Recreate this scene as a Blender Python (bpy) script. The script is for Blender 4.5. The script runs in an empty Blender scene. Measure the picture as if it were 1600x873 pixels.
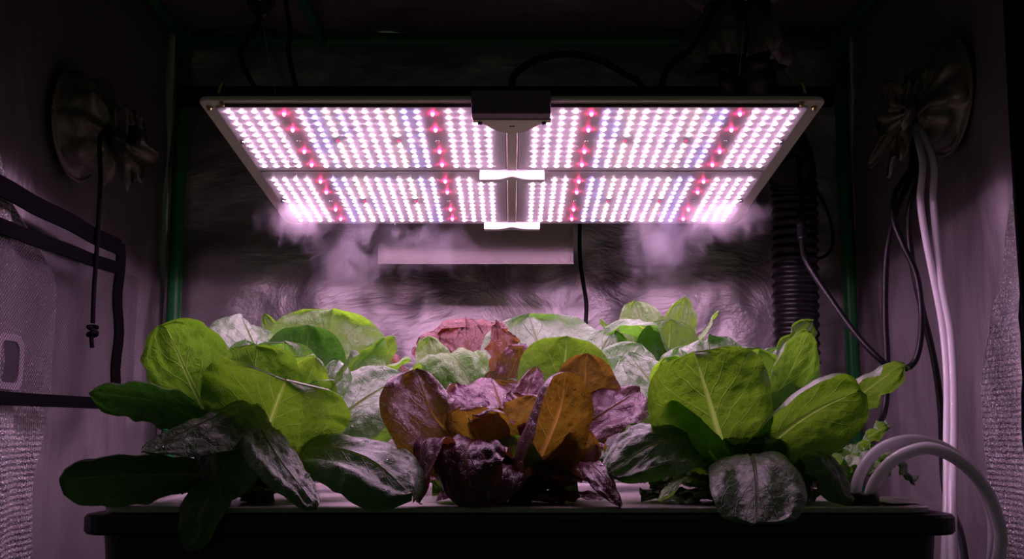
import bpy, bmesh, math, random
import numpy as np
from mathutils import Vector, Matrix, noise

random.seed(7)
SC = bpy.context.scene
COL = SC.collection
R = math.radians

# ------------------------------------------------------------------ camera, world, exposure
EYE = 0.60
F_PX = 1776.0
PITCH = R(7.83)
cam_d = bpy.data.cameras.new('camera')
cam_d.sensor_width = 36.0
cam_d.lens = 36.0 * F_PX / 1600.0
cam_d.clip_start = 0.01
cam = bpy.data.objects.new('camera', cam_d)
COL.objects.link(cam)
cam.location = (0, 0, EYE)
cam.rotation_euler = (math.pi / 2 + PITCH, 0, 0)
SC.camera = cam
world = bpy.data.worlds.new('world')
SC.world = world
world.use_nodes = True
world.node_tree.nodes['Background'].inputs[0].default_value = (0.15, 0.20, 0.13, 1)
world.node_tree.nodes['Background'].inputs[1].default_value = 0.10
SC.view_settings.view_transform = 'Standard'
SC.view_settings.look = 'None'
SC.view_settings.gamma = 1.0
SC.view_settings.use_curve_mapping = False
SC.view_settings.exposure = 0.0
SC.cycles.use_denoising = True
SC.cycles.max_bounces = 8
SC.cycles.diffuse_bounces = 2
SC.cycles.glossy_bounces = 2
SC.cycles.transmission_bounces = 6
SC.cycles.transparent_max_bounces = 12
SC.cycles.volume_bounces = 0
SC.cycles.volume_max_steps = 128
SC.cycles.sample_clamp_indirect = 2.0
SC.cycles.caustics_reflective = False
SC.cycles.caustics_refractive = False
LED_POWER = 92.0


def at(px, py, Y):
    """world point seen at pixel (px, py) at distance Y in front of the camera"""
    u = (px - 800.0) / F_PX
    v = (436.5 - py) / F_PX
    dy = math.cos(PITCH) - v * math.sin(PITCH)
    dz = math.sin(PITCH) + v * math.cos(PITCH)
    k = Y / dy
    return Vector((u * k, Y, EYE + dz * k))


# ------------------------------------------------------------------ helpers
def link(name, me, mat=None, parent=None):
    o = bpy.data.objects.new(name, me)
    COL.objects.link(o)
    if mat is not None and me is not None:
        if len(me.materials) == 0:
            me.materials.append(mat)
    if parent is not None:
        o.parent = parent
    return o


def tag(o, label=None, cat=None, group=None, kind=None):
    if label: o['label'] = label
    if cat: o['category'] = cat
    if group: o['group'] = group
    if kind: o['kind'] = kind
    return o


def empty(name, loc=(0, 0, 0), rot=(0, 0, 0), parent=None):
    o = bpy.data.objects.new(name, None)
    o.empty_display_size = 0.02
    COL.objects.link(o)
    o.location = loc
    o.rotation_euler = rot
    if parent: o.parent = parent
    return o


def mesh(name, verts, faces, smooth=True, uvs=None):
    me = bpy.data.meshes.new(name)
    me.from_pydata([tuple(v) for v in verts], [], faces)
    if smooth:
        me.polygons.foreach_set('use_smooth', [True] * len(me.polygons))
    if uvs is not None:
        uv = me.uv_layers.new(name='UVMap')
        li = np.empty(len(me.loops), dtype=np.int32)
        me.loops.foreach_get('vertex_index', li)
        uv.data.foreach_set('uv', np.asarray(uvs, dtype=np.float32)[li].ravel())
    me.update()
    return me


def grid_faces(n, m, closed=False):
    """faces of an n x m vertex grid (row-major); closed wraps the columns"""
    fs = []
    mm = m if closed else m - 1
    for i in range(n - 1):
        for j in range(mm):
            k = (j + 1) % m
            fs.append((i * m + j, i * m + k, (i + 1) * m + k, (i + 1) * m + j))
    return fs


def box_me(name, x0, x1, y0, y1, z0, z1, bevel=0.0, seg=2):
    bm = bmesh.new()
    bmesh.ops.create_cube(bm, size=1)
    for v in bm.verts:
        v.co = Vector(((x0 + x1) / 2 + v.co.x * (x1 - x0), (y0 + y1) / 2 + v.co.y * (y1 - y0), (z0 + z1) / 2 + v.co.z * (z1 - z0)))
    if bevel > 0:
        bmesh.ops.bevel(bm, geom=bm.edges[:], offset=bevel, segments=seg, affect='EDGES', profile=0.5)
    me = bpy.data.meshes.new(name)
    bm.to_mesh(me); bm.free()
    if bevel > 0:
        me.polygons.foreach_set('use_smooth', [False] * len(me.polygons))
    return me


def prism_me(name, outline, z0, z1, bevel=0.0, axis='Z'):
    """extrude a 2-D outline; axis Z: (x,y)->z0..z1, axis Y: (x,z)->y z0..z1, axis X: (y,z)->x z0..z1"""
    bm = bmesh.new()
    def P(a, b, c):
        return {'Z': (a, b, c), 'Y': (a, c, b), 'X': (c, a, b)}[axis]
    vs = [bm.verts.new(P(a, b, z0)) for a, b in outline]
    fc = bm.faces.new(vs)
    r = bmesh.ops.extrude_face_region(bm, geom=[fc])
    for v in [g for g in r['geom'] if isinstance(g, bmesh.types.BMVert)]:
        v.co = Vector(P(*[{'Z': (v.co.x, v.co.y), 'Y': (v.co.x, v.co.z), 'X': (v.co.y, v.co.z)}[axis][i] for i in (0, 1)], z1))
    bmesh.ops.recalc_face_normals(bm, faces=bm.faces[:])
    if bevel > 0:
        bmesh.ops.bevel(bm, geom=bm.edges[:], offset=bevel, segments=1, affect='EDGES')
    me = bpy.data.meshes.new(name)
    bm.to_mesh(me); bm.free()
    return me


def rrect(x0, x1, y0, y1, r, n=5):
    pts = []
    for cx, cy, a0 in ((x1 - r, y1 - r, 0), (x0 + r, y1 - r, 90), (x0 + r, y0 + r, 180), (x1 - r, y0 + r, 270)):
        for k in range(n + 1):
            a = R(a0 + 90 * k / n)
            pts.append((cx + r * math.cos(a), cy + r * math.sin(a)))
    return pts


def spline(pts, n):
    """Catmull-Rom through pts, resampled evenly by arc length"""
    P = [np.array(p, dtype=float) for p in pts]
    P = [2 * P[0] - P[1]] + P + [2 * P[-1] - P[-2]]
    out = []
    for i in range(1, len(P) - 2):
        for k in range(24):
            t = k / 24
            a, b, c, d = P[i - 1], P[i], P[i + 1], P[i + 2]
            out.append(0.5 * (2 * b + (c - a) * t + (2 * a - 5 * b + 4 * c - d) * t * t + (3 * b - a - 3 * c + d) * t ** 3))
    out.append(P[-2])
    out = np.array(out)
    L = np.concatenate([[0], np.cumsum(np.linalg.norm(np.diff(out, axis=0), axis=1))])
    s = np.linspace(0, L[-1], n)
    return np.stack([np.interp(s, L, out[:, k]) for k in range(3)], axis=1)


def tube_me(name, pts, r, n=40, seg=10, rfun=None, caps=True, raw=False):
    """round tube along a spline; rfun(t, a) scales the radius"""
    C = np.array([tuple(p) for p in pts]) if raw else spline([tuple(p) for p in pts], n)
    n = len(C)
    T = np.gradient(C, axis=0)
    T /= np.linalg.norm(T, axis=1)[:, None] + 1e-12
    ref = np.array([0, 0, 1.0]) if abs(T[0][2]) < 0.9 else np.array([1.0, 0, 0])
    A = np.cross(T[0], ref); A /= np.linalg.norm(A)
    V = []
    for i in range(n):
        A = A - T[i] * np.dot(A, T[i]); A /= np.linalg.norm(A)
        B = np.cross(T[i], A)
        for j in range(seg):
            a = 2 * math.pi * j / seg
            rr = r * (rfun(i / (n - 1), a) if rfun else 1)
            V.append(C[i] + A * rr * math.cos(a) + B * rr * math.sin(a))
    Fc = grid_faces(n, seg, True)
    if caps:
        Fc.append(tuple(range(seg))[::-1])
        Fc.append(tuple((n - 1) * seg + j for j in range(seg)))
    return mesh(name, V, Fc)


# ------------------------------------------------------------------ materials
def new_mat(name):
    m = bpy.data.materials.new(name)
    m.use_nodes = True
    nt = m.node_tree
    nt.nodes.clear()
    out = nt.nodes.new('ShaderNodeOutputMaterial')
    return m, nt, out


def nd(nt, typ, **kw):
    n = nt.nodes.new(typ)
    for k, v in kw.items():
        if k in n.inputs: n.inputs[k].default_value = v
        else: setattr(n, k, v)
    return n


def mth(nt, op, a, b=None, c=None, clamp=False):
    n = nt.nodes.new('ShaderNodeMath'); n.operation = op; n.use_clamp = clamp
    for i, x in enumerate((a, b, c)):
        if x is None: continue
        if isinstance(x, (int, float)): n.inputs[i].default_value = x
        else: nt.links.new(x, n.inputs[i])
    return n.outputs[0]


def mixc(nt, fac, a, b):
    n = nt.nodes.new('ShaderNodeMix'); n.data_type = 'RGBA'
    for idx, x in ((0, fac), (6, a), (7, b)):
        if isinstance(x, (int, float)): n.inputs[idx].default_value = x
        elif isinstance(x, tuple): n.inputs[idx].default_value = (*x, 1) if len(x) == 3 else x
        else: nt.links.new(x, n.inputs[idx])
    return n.outputs[2]


def simple(name, col, rough=0.5, metal=0.0, bump=0.0, bscale=200.0, spec=0.5, var=0.0, coat=0.0, trans=0.0):
    m, nt, out = new_mat(name)
    p = nd(nt, 'ShaderNodeBsdfPrincipled')
    p.inputs['Base Color'].default_value = (*col, 1)
    p.inputs['Roughness'].default_value = rough
    p.inputs['Metallic'].default_value = metal
    p.inputs['Specular IOR Level'].default_value = spec
    p.inputs['Coat Weight'].default_value = coat
    p.inputs['Transmission Weight'].default_value = trans
    tc = nd(nt, 'ShaderNodeTexCoord')
    nz = nd(nt, 'ShaderNodeTexNoise', Scale=bscale, Detail=4.0)
    nt.links.new(tc.outputs['Object'], nz.inputs['Vector'])
    if var > 0:
        c = mixc(nt, mth(nt, 'MULTIPLY', nz.outputs['Fac'], var), col, tuple(x * 0.35 for x in col))
        nt.links.new(c, p.inputs['Base Color'])
    if bump > 0:
        b = nd(nt, 'ShaderNodeBump', Strength=bump, Distance=0.002)
        nt.links.new(nz.outputs['Fac'], b.inputs['Height'])
        nt.links.new(b.outputs[0], p.inputs['Normal'])
    nt.links.new(p.outputs[0], out.inputs[0])
    return m


def mylar(name, col, rough, metal, diamond=0.0, wrink=0.5, wscale=9.0, dscale=560.0, vert=1.0):
    """crinkled silver tent lining: metallic film with creases and an embossed diamond grid"""
    m, nt, out = new_mat(name)
    p = nd(nt, 'ShaderNodeBsdfPrincipled')
    p.inputs['Roughness'].default_value = rough
    p.inputs['Metallic'].default_value = metal
    tc = nd(nt, 'ShaderNodeTexCoord')
    mp = nd(nt, 'ShaderNodeMapping')
    mp.inputs['Scale'].default_value = (1, 1, vert)
    nt.links.new(tc.outputs['Object'], mp.inputs['Vector'])
    n1 = nd(nt, 'ShaderNodeTexNoise', Scale=wscale, Detail=8.0, Roughness=0.62, Distortion=0.8)
    nt.links.new(mp.outputs[0], n1.inputs['Vector'])
    v1 = nd(nt, 'ShaderNodeTexVoronoi', Scale=wscale * 1.7)
    v1.feature = 'DISTANCE_TO_EDGE'
    nt.links.new(mp.outputs[0], v1.inputs['Vector'])
    h = mth(nt, 'ADD', n1.outputs['Fac'], mth(nt, 'MULTIPLY', v1.outputs['Distance'], 0.25))
    b1 = nd(nt, 'ShaderNodeBump', Strength=wrink, Distance=0.012)
    nt.links.new(h, b1.inputs['Height'])
    last = b1
    if diamond > 0:
        sp = nd(nt, 'ShaderNodeSeparateXYZ')
        nt.links.new(tc.outputs['Object'], sp.inputs[0])
        s = mth(nt, 'ADD', sp.outputs[0], sp.outputs[1])
        a = mth(nt, 'SINE', mth(nt, 'MULTIPLY', mth(nt, 'ADD', s, mth(nt, 'MULTIPLY', sp.outputs[2], 0.8)), dscale))
        c = mth(nt, 'SINE', mth(nt, 'MULTIPLY', mth(nt, 'SUBTRACT', s, mth(nt, 'MULTIPLY', sp.outputs[2], 0.8)), dscale))
        n2 = nd(nt, 'ShaderNodeTexNoise', Scale=520.0, Detail=1.0)
        nt.links.new(tc.outputs['Object'], n2.inputs['Vector'])
        hh = mth(nt, 'ADD', mth(nt, 'MULTIPLY', a, c), mth(nt, 'MULTIPLY', n2.outputs['Fac'], 3.0))
        b2 = nd(nt, 'ShaderNodeBump', Strength=diamond, Distance=0.0018)
        nt.links.new(hh, b2.inputs['Height'])
        nt.links.new(b1.outputs[0], b2.inputs['Normal'])
        last = b2
    nt.links.new(last.outputs[0], p.inputs['Normal'])
    cc = mixc(nt, n1.outputs['Fac'], tuple(x * 0.55 for x in col), col)
    nt.links.new(cc, p.inputs['Base Color'])
    nt.links.new(p.outputs[0], out.inputs[0])
    return m


def leaf_mat(name, top_a, top_b, tr_a, tr_b, vein_t, vein_d, nv=9.0, kv=3.2, rough=0.42, mixf=0.5, blister=0.5, coat=0.25):
    """living leaf: waxy reflecting surface plus coloured light let through; veins follow the leaf's own UV"""
    m, nt, out = new_mat(name)
    uv = nd(nt, 'ShaderNodeUVMap'); uv.uv_map = 'UVMap'
    sp = nd(nt, 'ShaderNodeSeparateXYZ')
    nt.links.new(uv.outputs[0], sp.inputs[0])
    tc = nd(nt, 'ShaderNodeTexCoord')
    oi = nd(nt, 'ShaderNodeObjectInfo')
    nz = nd(nt, 'ShaderNodeTexNoise', Scale=32.0, Detail=5.0)
    nt.links.new(tc.outputs['Object'], nz.inputs['Vector'])
    au = mth(nt, 'ABSOLUTE', mth(nt, 'MULTIPLY', mth(nt, 'SUBTRACT', sp.outputs[0], 0.5), 2.0))
    wob = mth(nt, 'MULTIPLY', mth(nt, 'SUBTRACT', nz.outputs['Fac'], 0.5), 0.7)
    q = mth(nt, 'ADD', mth(nt, 'SUBTRACT', mth(nt, 'MULTIPLY', sp.outputs[1], nv), mth(nt, 'MULTIPLY', mth(nt, 'POWER', au, 0.8), kv)), wob)
    fr = mth(nt, 'ABSOLUTE', mth(nt, 'SUBTRACT', mth(nt, 'FRACT', q), 0.5))
    side = mth(nt, 'MULTIPLY', mth(nt, 'SUBTRACT', 1.0, mth(nt, 'DIVIDE', fr, mth(nt, 'ADD', 0.03, mth(nt, 'MULTIPLY', mth(nt, 'SUBTRACT', 1.0, au), 0.05))), clamp=True),
               mth(nt, 'SUBTRACT', 1.0, mth(nt, 'MULTIPLY', au, 0.9), clamp=True))
    midw = mth(nt, 'ADD', 0.03, mth(nt, 'MULTIPLY', mth(nt, 'SUBTRACT', 1.0, sp.outputs[1]), 0.06))
    mid = mth(nt, 'SUBTRACT', 1.0, mth(nt, 'DIVIDE', au, midw), clamp=True)
    vo = nd(nt, 'ShaderNodeTexVoronoi', Scale=110.0); vo.feature = 'DISTANCE_TO_EDGE'
    nt.links.new(tc.outputs['Object'], vo.inputs['Vector'])
    fine = mth(nt, 'MULTIPLY', mth(nt, 'SUBTRACT', 1.0, mth(nt, 'DIVIDE', vo.outputs['Distance'], 0.06), clamp=True), 0.22)
    vein = mth(nt, 'MAXIMUM', mth(nt, 'MAXIMUM', mth(nt, 'MULTIPLY', side, 0.75), mid), fine)
    grad = mth(nt, 'ADD', mth(nt, 'MULTIPLY', nz.outputs['Fac'], 0.5), mth(nt, 'MULTIPLY', sp.outputs[1], 0.6), clamp=True)
    # base of every leaf is paler, tip carries the variety's own colour
    ct = mixc(nt, grad, top_a, top_b)
    ct = mixc(nt, vein, ct, vein_d)
    tr = mixc(nt, grad, tr_a, tr_b)
    tr = mixc(nt, vein, tr, vein_t)
    hs = nd(nt, 'ShaderNodeHueSaturation')
    hs.inputs['Saturation'].default_value = 1.0
    nt.links.new(mth(nt, 'ADD', 0.492, mth(nt, 'MULTIPLY', oi.outputs['Random'], 0.012)), hs.inputs['Hue'])
    nt.links.new(mth(nt, 'ADD', 0.85, mth(nt, 'MULTIPLY', oi.outputs['Random'], 0.3)), hs.inputs['Value'])
    nt.links.new(tr, hs.inputs['Color'])
    # quilted relief between the veins
    n3 = nd(nt, 'ShaderNodeTexVoronoi', Scale=150.0); n3.feature = 'SMOOTH_F1'
    nt.links.new(tc.outputs['Object'], n3.inputs['Vector'])
    n4 = nd(nt, 'ShaderNodeTexNoise', Scale=420.0, Detail=3.0)
    nt.links.new(tc.outputs['Object'], n4.inputs['Vector'])
    hh = mth(nt, 'SUBTRACT', mth(nt, 'ADD', mth(nt, 'MULTIPLY', n3.outputs['Distance'], -0.8), mth(nt, 'MULTIPLY', n4.outputs['Fac'], 0.35)), mth(nt, 'MULTIPLY', vein, 0.7))
    b = nd(nt, 'ShaderNodeBump', Strength=blister, Distance=0.003)
    nt.links.new(hh, b.inputs['Height'])
    p = nd(nt, 'ShaderNodeBsdfPrincipled')
    p.inputs['Roughness'].default_value = rough
    p.inputs['Coat Weight'].default_value = coat
    p.inputs['Coat Roughness'].default_value = 0.33
    p.inputs['Specular IOR Level'].default_value = 0.6
    nt.links.new(ct, p.inputs['Base Color'])
    nt.links.new(b.outputs[0], p.inputs['Normal'])
    t = nd(nt, 'ShaderNodeBsdfTranslucent')
    nt.links.new(hs.outputs[0], t.inputs['Color'])
    nt.links.new(b.outputs[0], t.inputs['Normal'])
    mx = nd(nt, 'ShaderNodeMixShader'); mx.inputs[0].default_value = mixf
    nt.links.new(p.outputs[0], mx.inputs[1]); nt.links.new(t.outputs[0], mx.inputs[2])
    nt.links.new(mx.outputs[0], out.inputs[0])
    return m


def emit(name, col, s):
    m, nt, out = new_mat(name)
    e = nd(nt, 'ShaderNodeEmission')
    e.inputs[0].default_value = (*col, 1); e.inputs[1].default_value = s
    nt.links.new(e.outputs[0], out.inputs[0])
    return m


M = {}
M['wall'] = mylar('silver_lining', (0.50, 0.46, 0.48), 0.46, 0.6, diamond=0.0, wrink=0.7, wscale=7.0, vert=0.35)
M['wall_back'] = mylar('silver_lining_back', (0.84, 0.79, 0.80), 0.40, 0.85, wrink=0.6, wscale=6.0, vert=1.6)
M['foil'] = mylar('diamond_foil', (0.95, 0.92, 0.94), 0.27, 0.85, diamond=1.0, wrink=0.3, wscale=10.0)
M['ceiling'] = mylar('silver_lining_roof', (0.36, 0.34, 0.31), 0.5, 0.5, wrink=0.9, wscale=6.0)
M['sleeve'] = simple('sleeve_cloth', (0.30, 0.27, 0.23), 0.45, metal=0.35, bump=0.3, bscale=60)
M['floor'] = simple('floor_sheet', (0.05, 0.05, 0.05), 0.5, bump=0.3)
M['pole'] = simple('green_powder_coat', (0.014, 0.26, 0.055), 0.40, bump=0.05, bscale=500)
M['webbing'] = simple('black_webbing', (0.006, 0.006, 0.007), 0.95, bump=0.6, bscale=900, spec=0.02)
M['net'] = simple('pocket_net', (0.035, 0.03, 0.036), 0.5, spec=0.4)
M['tagring'] = simple('pale_ring', (0.60, 0.52, 0.60), 0.45)
M['tagdark'] = simple('dark_patch', (0.03, 0.027, 0.03), 0.5)
M['cord'] = simple('black_cord', (0.008, 0.008, 0.009), 0.8, bump=0.4, bscale=700, spec=0.05)
M['cable'] = simple('black_cable', (0.006, 0.006, 0.007), 0.4, spec=0.3)
M['duct'] = simple('black_duct', (0.014, 0.013, 0.015), 0.36, spec=0.5)
M['plastic'] = simple('black_plastic', (0.010, 0.010, 0.011), 0.4, bump=0.1, bscale=300)
M['lid'] = simple('white_lid', (0.62, 0.55, 0.57), 0.26, bump=0.15, bscale=120, var=0.3)
M['steel'] = simple('steel_wire', (0.45, 0.45, 0.43), 0.3, metal=1.0)
M['brass'] = simple('brass_screw', (0.55, 0.42, 0.16), 0.28, metal=1.0)
M['alu'] = simple('painted_aluminium', (0.82, 0.75, 0.64), 0.4, metal=0.2, bump=0.05, bscale=400)
M['board'] = simple('white_board', (0.80, 0.76, 0.80), 0.38, bump=0.03, bscale=300)
M['case'] = simple('dark_case', (0.09, 0.05, 0.10), 0.45, bump=0.1, bscale=300)
M['box'] = simple('purple_box', (0.26, 0.14, 0.28), 0.5, bump=0.1, bscale=300)
M['clip'] = simple('white_clip', (0.85, 0.80, 0.84), 0.4)
M['flap'] = simple('grey_flap_cloth', (0.55, 0.50, 0.48), 0.7, bump=0.3, bscale=600)
M['led_w'] = emit('led_white', (1.0, 0.56, 0.90), LED_POWER)
M['led_v'] = emit('led_violet', (0.55, 0.40, 1.0), LED_POWER * 0.9)
M['led_y'] = emit('led_warm', (1.0, 0.62, 0.74), LED_POWER)
M['led_r'] = emit('led_red', (1.0, 0.03, 0.16), LED_POWER * 0.8)
M['led_ir'] = emit('led_deep_red', (1.0, 0.05, 0.20), 2.0)

# ------------------------------------------------------------------ the setting: tent of silver lining
XW = 0.60          # half width
Y0, Y1 = 0.86, 2.0
ZC = 1.345


def wall_grid(name, fn, n, m, mat):
    V = [fn(i / (n - 1), j / (m - 1)) for i in range(n) for j in range(m)]
    o = link(name, mesh(name, V, grid_faces(n, m)), mat)
    return tag(o, kind='structure')


def fold(p, s, seed):
    return noise.fractal(Vector((p[0] * s + seed, p[1] * s, p[2] * s)), 0.9, 2.1, 5)


def back_fn(a, b):
    x, z = -XW - 0.02 + 2 * (XW + 0.02) * b, ZC * a
    d = 0.012 * fold((x, 0, z), 6.0, 3.1) + 0.02 * math.sin(3.2 * x + 1.3 * z)
    return (x, Y1 + 0.022 + d, z)


def left_fn(a, b):
    y, z = Y0 + (Y1 + 0.04 - Y0) * b, ZC * a
    d = 0.008 * fold((y * 1.6, 0, z * 0.5), 9.0, 8.2) + 0.006 * math.sin(26 * y + 2.0 * z) * (1 - 0.5 * a)
    return (-XW - 0.022 + d, y, z)


def right_fn(a, b):
    y, z = Y0 + (Y1 + 0.04 - Y0) * b, ZC * a
    d = 0.008 * fold((y * 1.6, 0, z * 0.5), 9.0, 4.4) + 0.006 * math.sin(29 * y - 1.5 * z) * (1 - 0.5 * a)
    return (XW + 0.022 - d, y, z)


def ceil_fn(a, b):
    x, y = -XW - 0.03 + 2 * (XW + 0.03) * b, Y0 + (Y1 + 0.04 - Y0) * a
    d = 0.02 * fold((x, y, 0), 6.0, 1.7)
    return (x, y, ZC - 0.012 + d)


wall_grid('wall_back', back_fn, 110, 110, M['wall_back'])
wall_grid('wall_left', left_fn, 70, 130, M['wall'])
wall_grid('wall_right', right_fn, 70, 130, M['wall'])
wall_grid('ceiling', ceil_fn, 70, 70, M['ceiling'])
tag(link('floor', box_me('floor', -1.6, 1.6, -0.6, 2.4, -0.02, 0.0), M['floor']), kind='structure')

# shiny embossed foil sheets, added for the side-wall folds that catch the lamp
def wall_foil(name, label, side):
    V = []
    n, m = 60, 26
    for i in range(n):
        z = 1.06 * i / (n - 1)
        ytop = 1.485 if side < 0 else 1.425
        if side < 0:
            yb = 1.455 + 0.03 * min(1, max(0, (z - 0.55) / 0.1)) - max(0, z - 0.80) * 1.5
            ya = 1.20
        else:
            yb = 1.46 - max(0, z - 0.66) * 0.44
            ya = 1.33 + 0.0 * z
        yb = max(yb, ya + 0.004)
        for j in range(m):
            b = j / (m - 1)
            y = ya + (yb - ya) * b
            ang = 0.10 if side < 0 else 0.08
            x = XW + (-0.004 + 0.25 * max(0, y - yb + 0.035) if side < 0 else 0.004) - (yb - y) * ang - 0.006 * math.sin(34 * y + 3 * z) - 0.004 * fold((y, 0, z), 14, 2.2)
            V.append((side * x, y, z))
    o = link(name, mesh(name, V, grid_faces(n, m)), M['foil'])
    return tag(o, label, 'flap')


wall_foil('bright_wall_foil', 'sparkling embossed foil sheet added for the lamp-lit wall fold behind the net pocket on the left', -1)
wall_foil('bright_wall_foil', 'narrow sparkling embossed foil sheet added for the bright wall fold at the right edge behind the clear tubes', 1)
V = []
for i in range(30):
    z = 1.3 * i / 29
    for j in range(5):
        V.append((XW + 0.022 - 0.034 * (j / 4), 1.325 - 0.02 * j / 4 + 0.003 * math.sin(9 * z), z))
o = link('edge_binding', mesh('edge_binding', V, grid_faces(30, 5)), M['webbing'])
tag(o, 'black cloth binding running down the right side of the tent opening', 'binding')
mod = o.modifiers.new('thick', 'SOLIDIFY'); mod.thickness = 0.004

# tent frame: dark green tubes
fr = empty('tent_frame', (0, Y1, 0))
tag(fr, 'dark green steel tube frame holding up the grow tent', 'tent frame')
def pole(name, a, b, r=0.0095):
    a, b = Vector(a), Vector(b)
    o = link(name, tube_me(name, [a, a.lerp(b, 0.5), b], r, 6, 16), M['pole'], fr)
    o.matrix_parent_inverse = Matrix.Translation((0, -Y1, 0))
    return o
PX, PY, PZ = 0.594, 1.985, 1.312
for s in (-1, 1):
    pole('upright_pole', (s * PX, PY, 0.0), (s * PX, PY, PZ), 0.0125)
    pole('side_beam', (s * PX, PY, PZ), (s * PX, Y0 + 0.02, PZ))
    pole('upright_pole', (s * PX, Y0 + 0.02, 0.0), (s * PX, Y0 + 0.02, PZ))
    for y in (PY, Y0 + 0.02):
        o = link('corner_joint', box_me('corner_joint', s * PX - 0.014, s * PX + 0.014, y - 0.014, y + 0.014, PZ - 0.03, PZ + 0.014, 0.004), M['pole'], fr)
        o.matrix_parent_inverse = Matrix.Translation((0, -Y1, 0))
pole('rear_beam', (-PX, PY, PZ), (PX, PY, PZ), 0.0115)
pole('front_beam', (-PX, Y0 + 0.02, PZ), (PX, Y0 + 0.02, PZ))
pole('roof_bar', (-0.343, PY - 0.012, PZ - 0.004), (-0.343, Y0 + 0.03, PZ - 0.004), 0.0095)
pole('roof_bar', (0.343, PY - 0.012, PZ - 0.004), (0.343, Y0 + 0.03, PZ - 0.004), 0.0095)

# plain black band across the rear wall
a, b = at(278, 136, 1.975), at(1300, 136, 1.975)
zb = at(300, 168, 1.975).z
o = link('wall_band', box_me('wall_band', a.x, b.x, 1.968, 1.974, zb, a.z, 0.001), M['webbing'])
tag(o, 'wide black band running across the back wall above the lamp', 'strap')

# grey vent flap behind the lamp
a, b = at(594, 250, 1.775), at(896, 412, 1.775)
n, m = 14, 24
V = []
for i in range(n):
    for j in range(m):
        x = a.x + (b.x - a.x) * j / (m - 1); z = b.z + (a.z - b.z) * i / (n - 1)
        V.append((x, 1.785 + 0.006 * math.sin(9 * x + 1) + 0.004 * fold((x, 0, z), 9, 5) - 0.015 * (1 - i / (n - 1)), z))
fl = link('vent_flap', mesh('vent_flap', V, grid_faces(n, m)), M['flap'])
mod = fl.modifiers.new('thick', 'SOLIDIFY'); mod.thickness = 0.003
tag(fl, 'plain grey rectangular flap hanging between the lamp and the back wall', 'vent flap')
hem = link('hem', tube_me('hem', [(a.x, 1.768, b.z), ((a.x + b.x) / 2, 1.768, b.z), (b.x, 1.768, b.z)], 0.0016, 12, 8), M['flap'], fl)

# ------------------------------------------------------------------ tub and lid
TF, TB = 1.045, 1.60
ZL = 0.536
xl, xr = at(118, 800, TF).x, at(1506, 800, TF).x
tub = empty('reservoir_tub', ((xl + xr) / 2, (TF + TB) / 2, 0))
tag(tub, 'long black plastic hydroponic tub with a rolled rim below the lettuces', 'tub')
pinv = Matrix.Translation((-(xl + xr) / 2, -(TF + TB) / 2, 0))
bm_out = rrect(xl + 0.02, xr - 0.02, TF + 0.012, TB - 0.02, 0.04)
def ring_solid(name, secs, mat, parent, pi):
    """stack of rounded-rectangle sections (x0,x1,y0,y1,r,z)"""
    V = []; k = 0
    for (x0, x1, y0, y1, r, z) in secs:
        pts = rrect(x0, x1, y0, y1, r, 6); k = len(pts)
        V += [(p[0], p[1], z) for p in pts]
    o = link(name, mesh(name, V, grid_faces(len(secs), k, True), smooth=False), mat, parent)
    if pi is not None: o.matrix_parent_inverse = pi
    return o
zr = 0.529
ring_solid('body', [(xl + 0.05, xr - 0.05, TF + 0.05, TB - 0.05, 0.04, 0.002), (xl + 0.014, xr - 0.014, TF + 0.014, TB - 0.014, 0.026, zr - 0.018),
                    (xl + 0.018, xr - 0.018, TF + 0.018, TB - 0.018, 0.026, zr - 0.018), (xl + 0.052, xr - 0.052, TF + 0.052, TB - 0.052, 0.04, 0.006)], M['plastic'], tub, pinv)
ring_solid('rim', [(xl + 0.013, xr - 0.013, TF + 0.013, TB - 0.013, 0.026, zr - 0.017), (xl + 0.002, xr - 0.002, TF + 0.002, TB - 0.002, 0.026, zr - 0.018), (xl, xr, TF, TB, 0.026, zr - 0.015),
                   (xl, xr, TF, TB, 0.026, zr - 0.003), (xl + 0.002, xr - 0.002, TF + 0.002, TB - 0.002, 0.026, zr), (xl + 0.03, xr - 0.03, TF + 0.03, TB - 0.03, 0.04, zr), (xl + 0.03, xr - 0.03, TF + 0.03, TB - 0.03, 0.04, zr - 0.017)], M['plastic'], tub, pinv)
lx0, lx1 = at(150, 795, TF + 0.007).x, at(1466, 795, TF + 0.007).x
lid = empty('planting_lid', ((lx0 + lx1) / 2, (TF + TB) / 2, zr))
tag(lid, 'pale planting lid lying on top of the black tub', 'lid')
lpi = Matrix.Translation((-(lx0 + lx1) / 2, -(TF + TB) / 2, -zr))
V = []; secs = [(0.004, zr + 0.0008), (0.0, zr + 0.002), (0.0, zr + 0.006), (0.002, ZL), (0.012, ZL), (0.015, ZL - 0.003), (0.02, ZL - 0.003)]
k = 0
for ins, z in secs:
    pts = rrect(lx0 + ins, lx1 - ins, TF + 0.007 + ins, TB - 0.01 - ins, 0.03, 6); k = len(pts)
    V += [(p[0], p[1], z) for p in pts]
fs = grid_faces(len(secs), k, True) + [tuple((len(secs) - 1) * k + j for j in range(k))]
o = link('panel', mesh('panel', V, fs, smooth=False), M['lid'], lid); o.matrix_parent_inverse = lpi
for p in ((1335, 1.13), (1358, 1.115)):
    c = at(p[0], 780, p[1])
    o = link('hose_grommet', tube_me('hose_grommet', [(c.x, c.y, ZL - 0.004), (c.x, c.y, ZL + 0.003), (c.x, c.y, ZL + 0.009)], 0.0095, 5, 16), M['plastic'], lid)
    o.matrix_parent_inverse = lpi
SURF = ZL - 0.003
V = []
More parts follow.
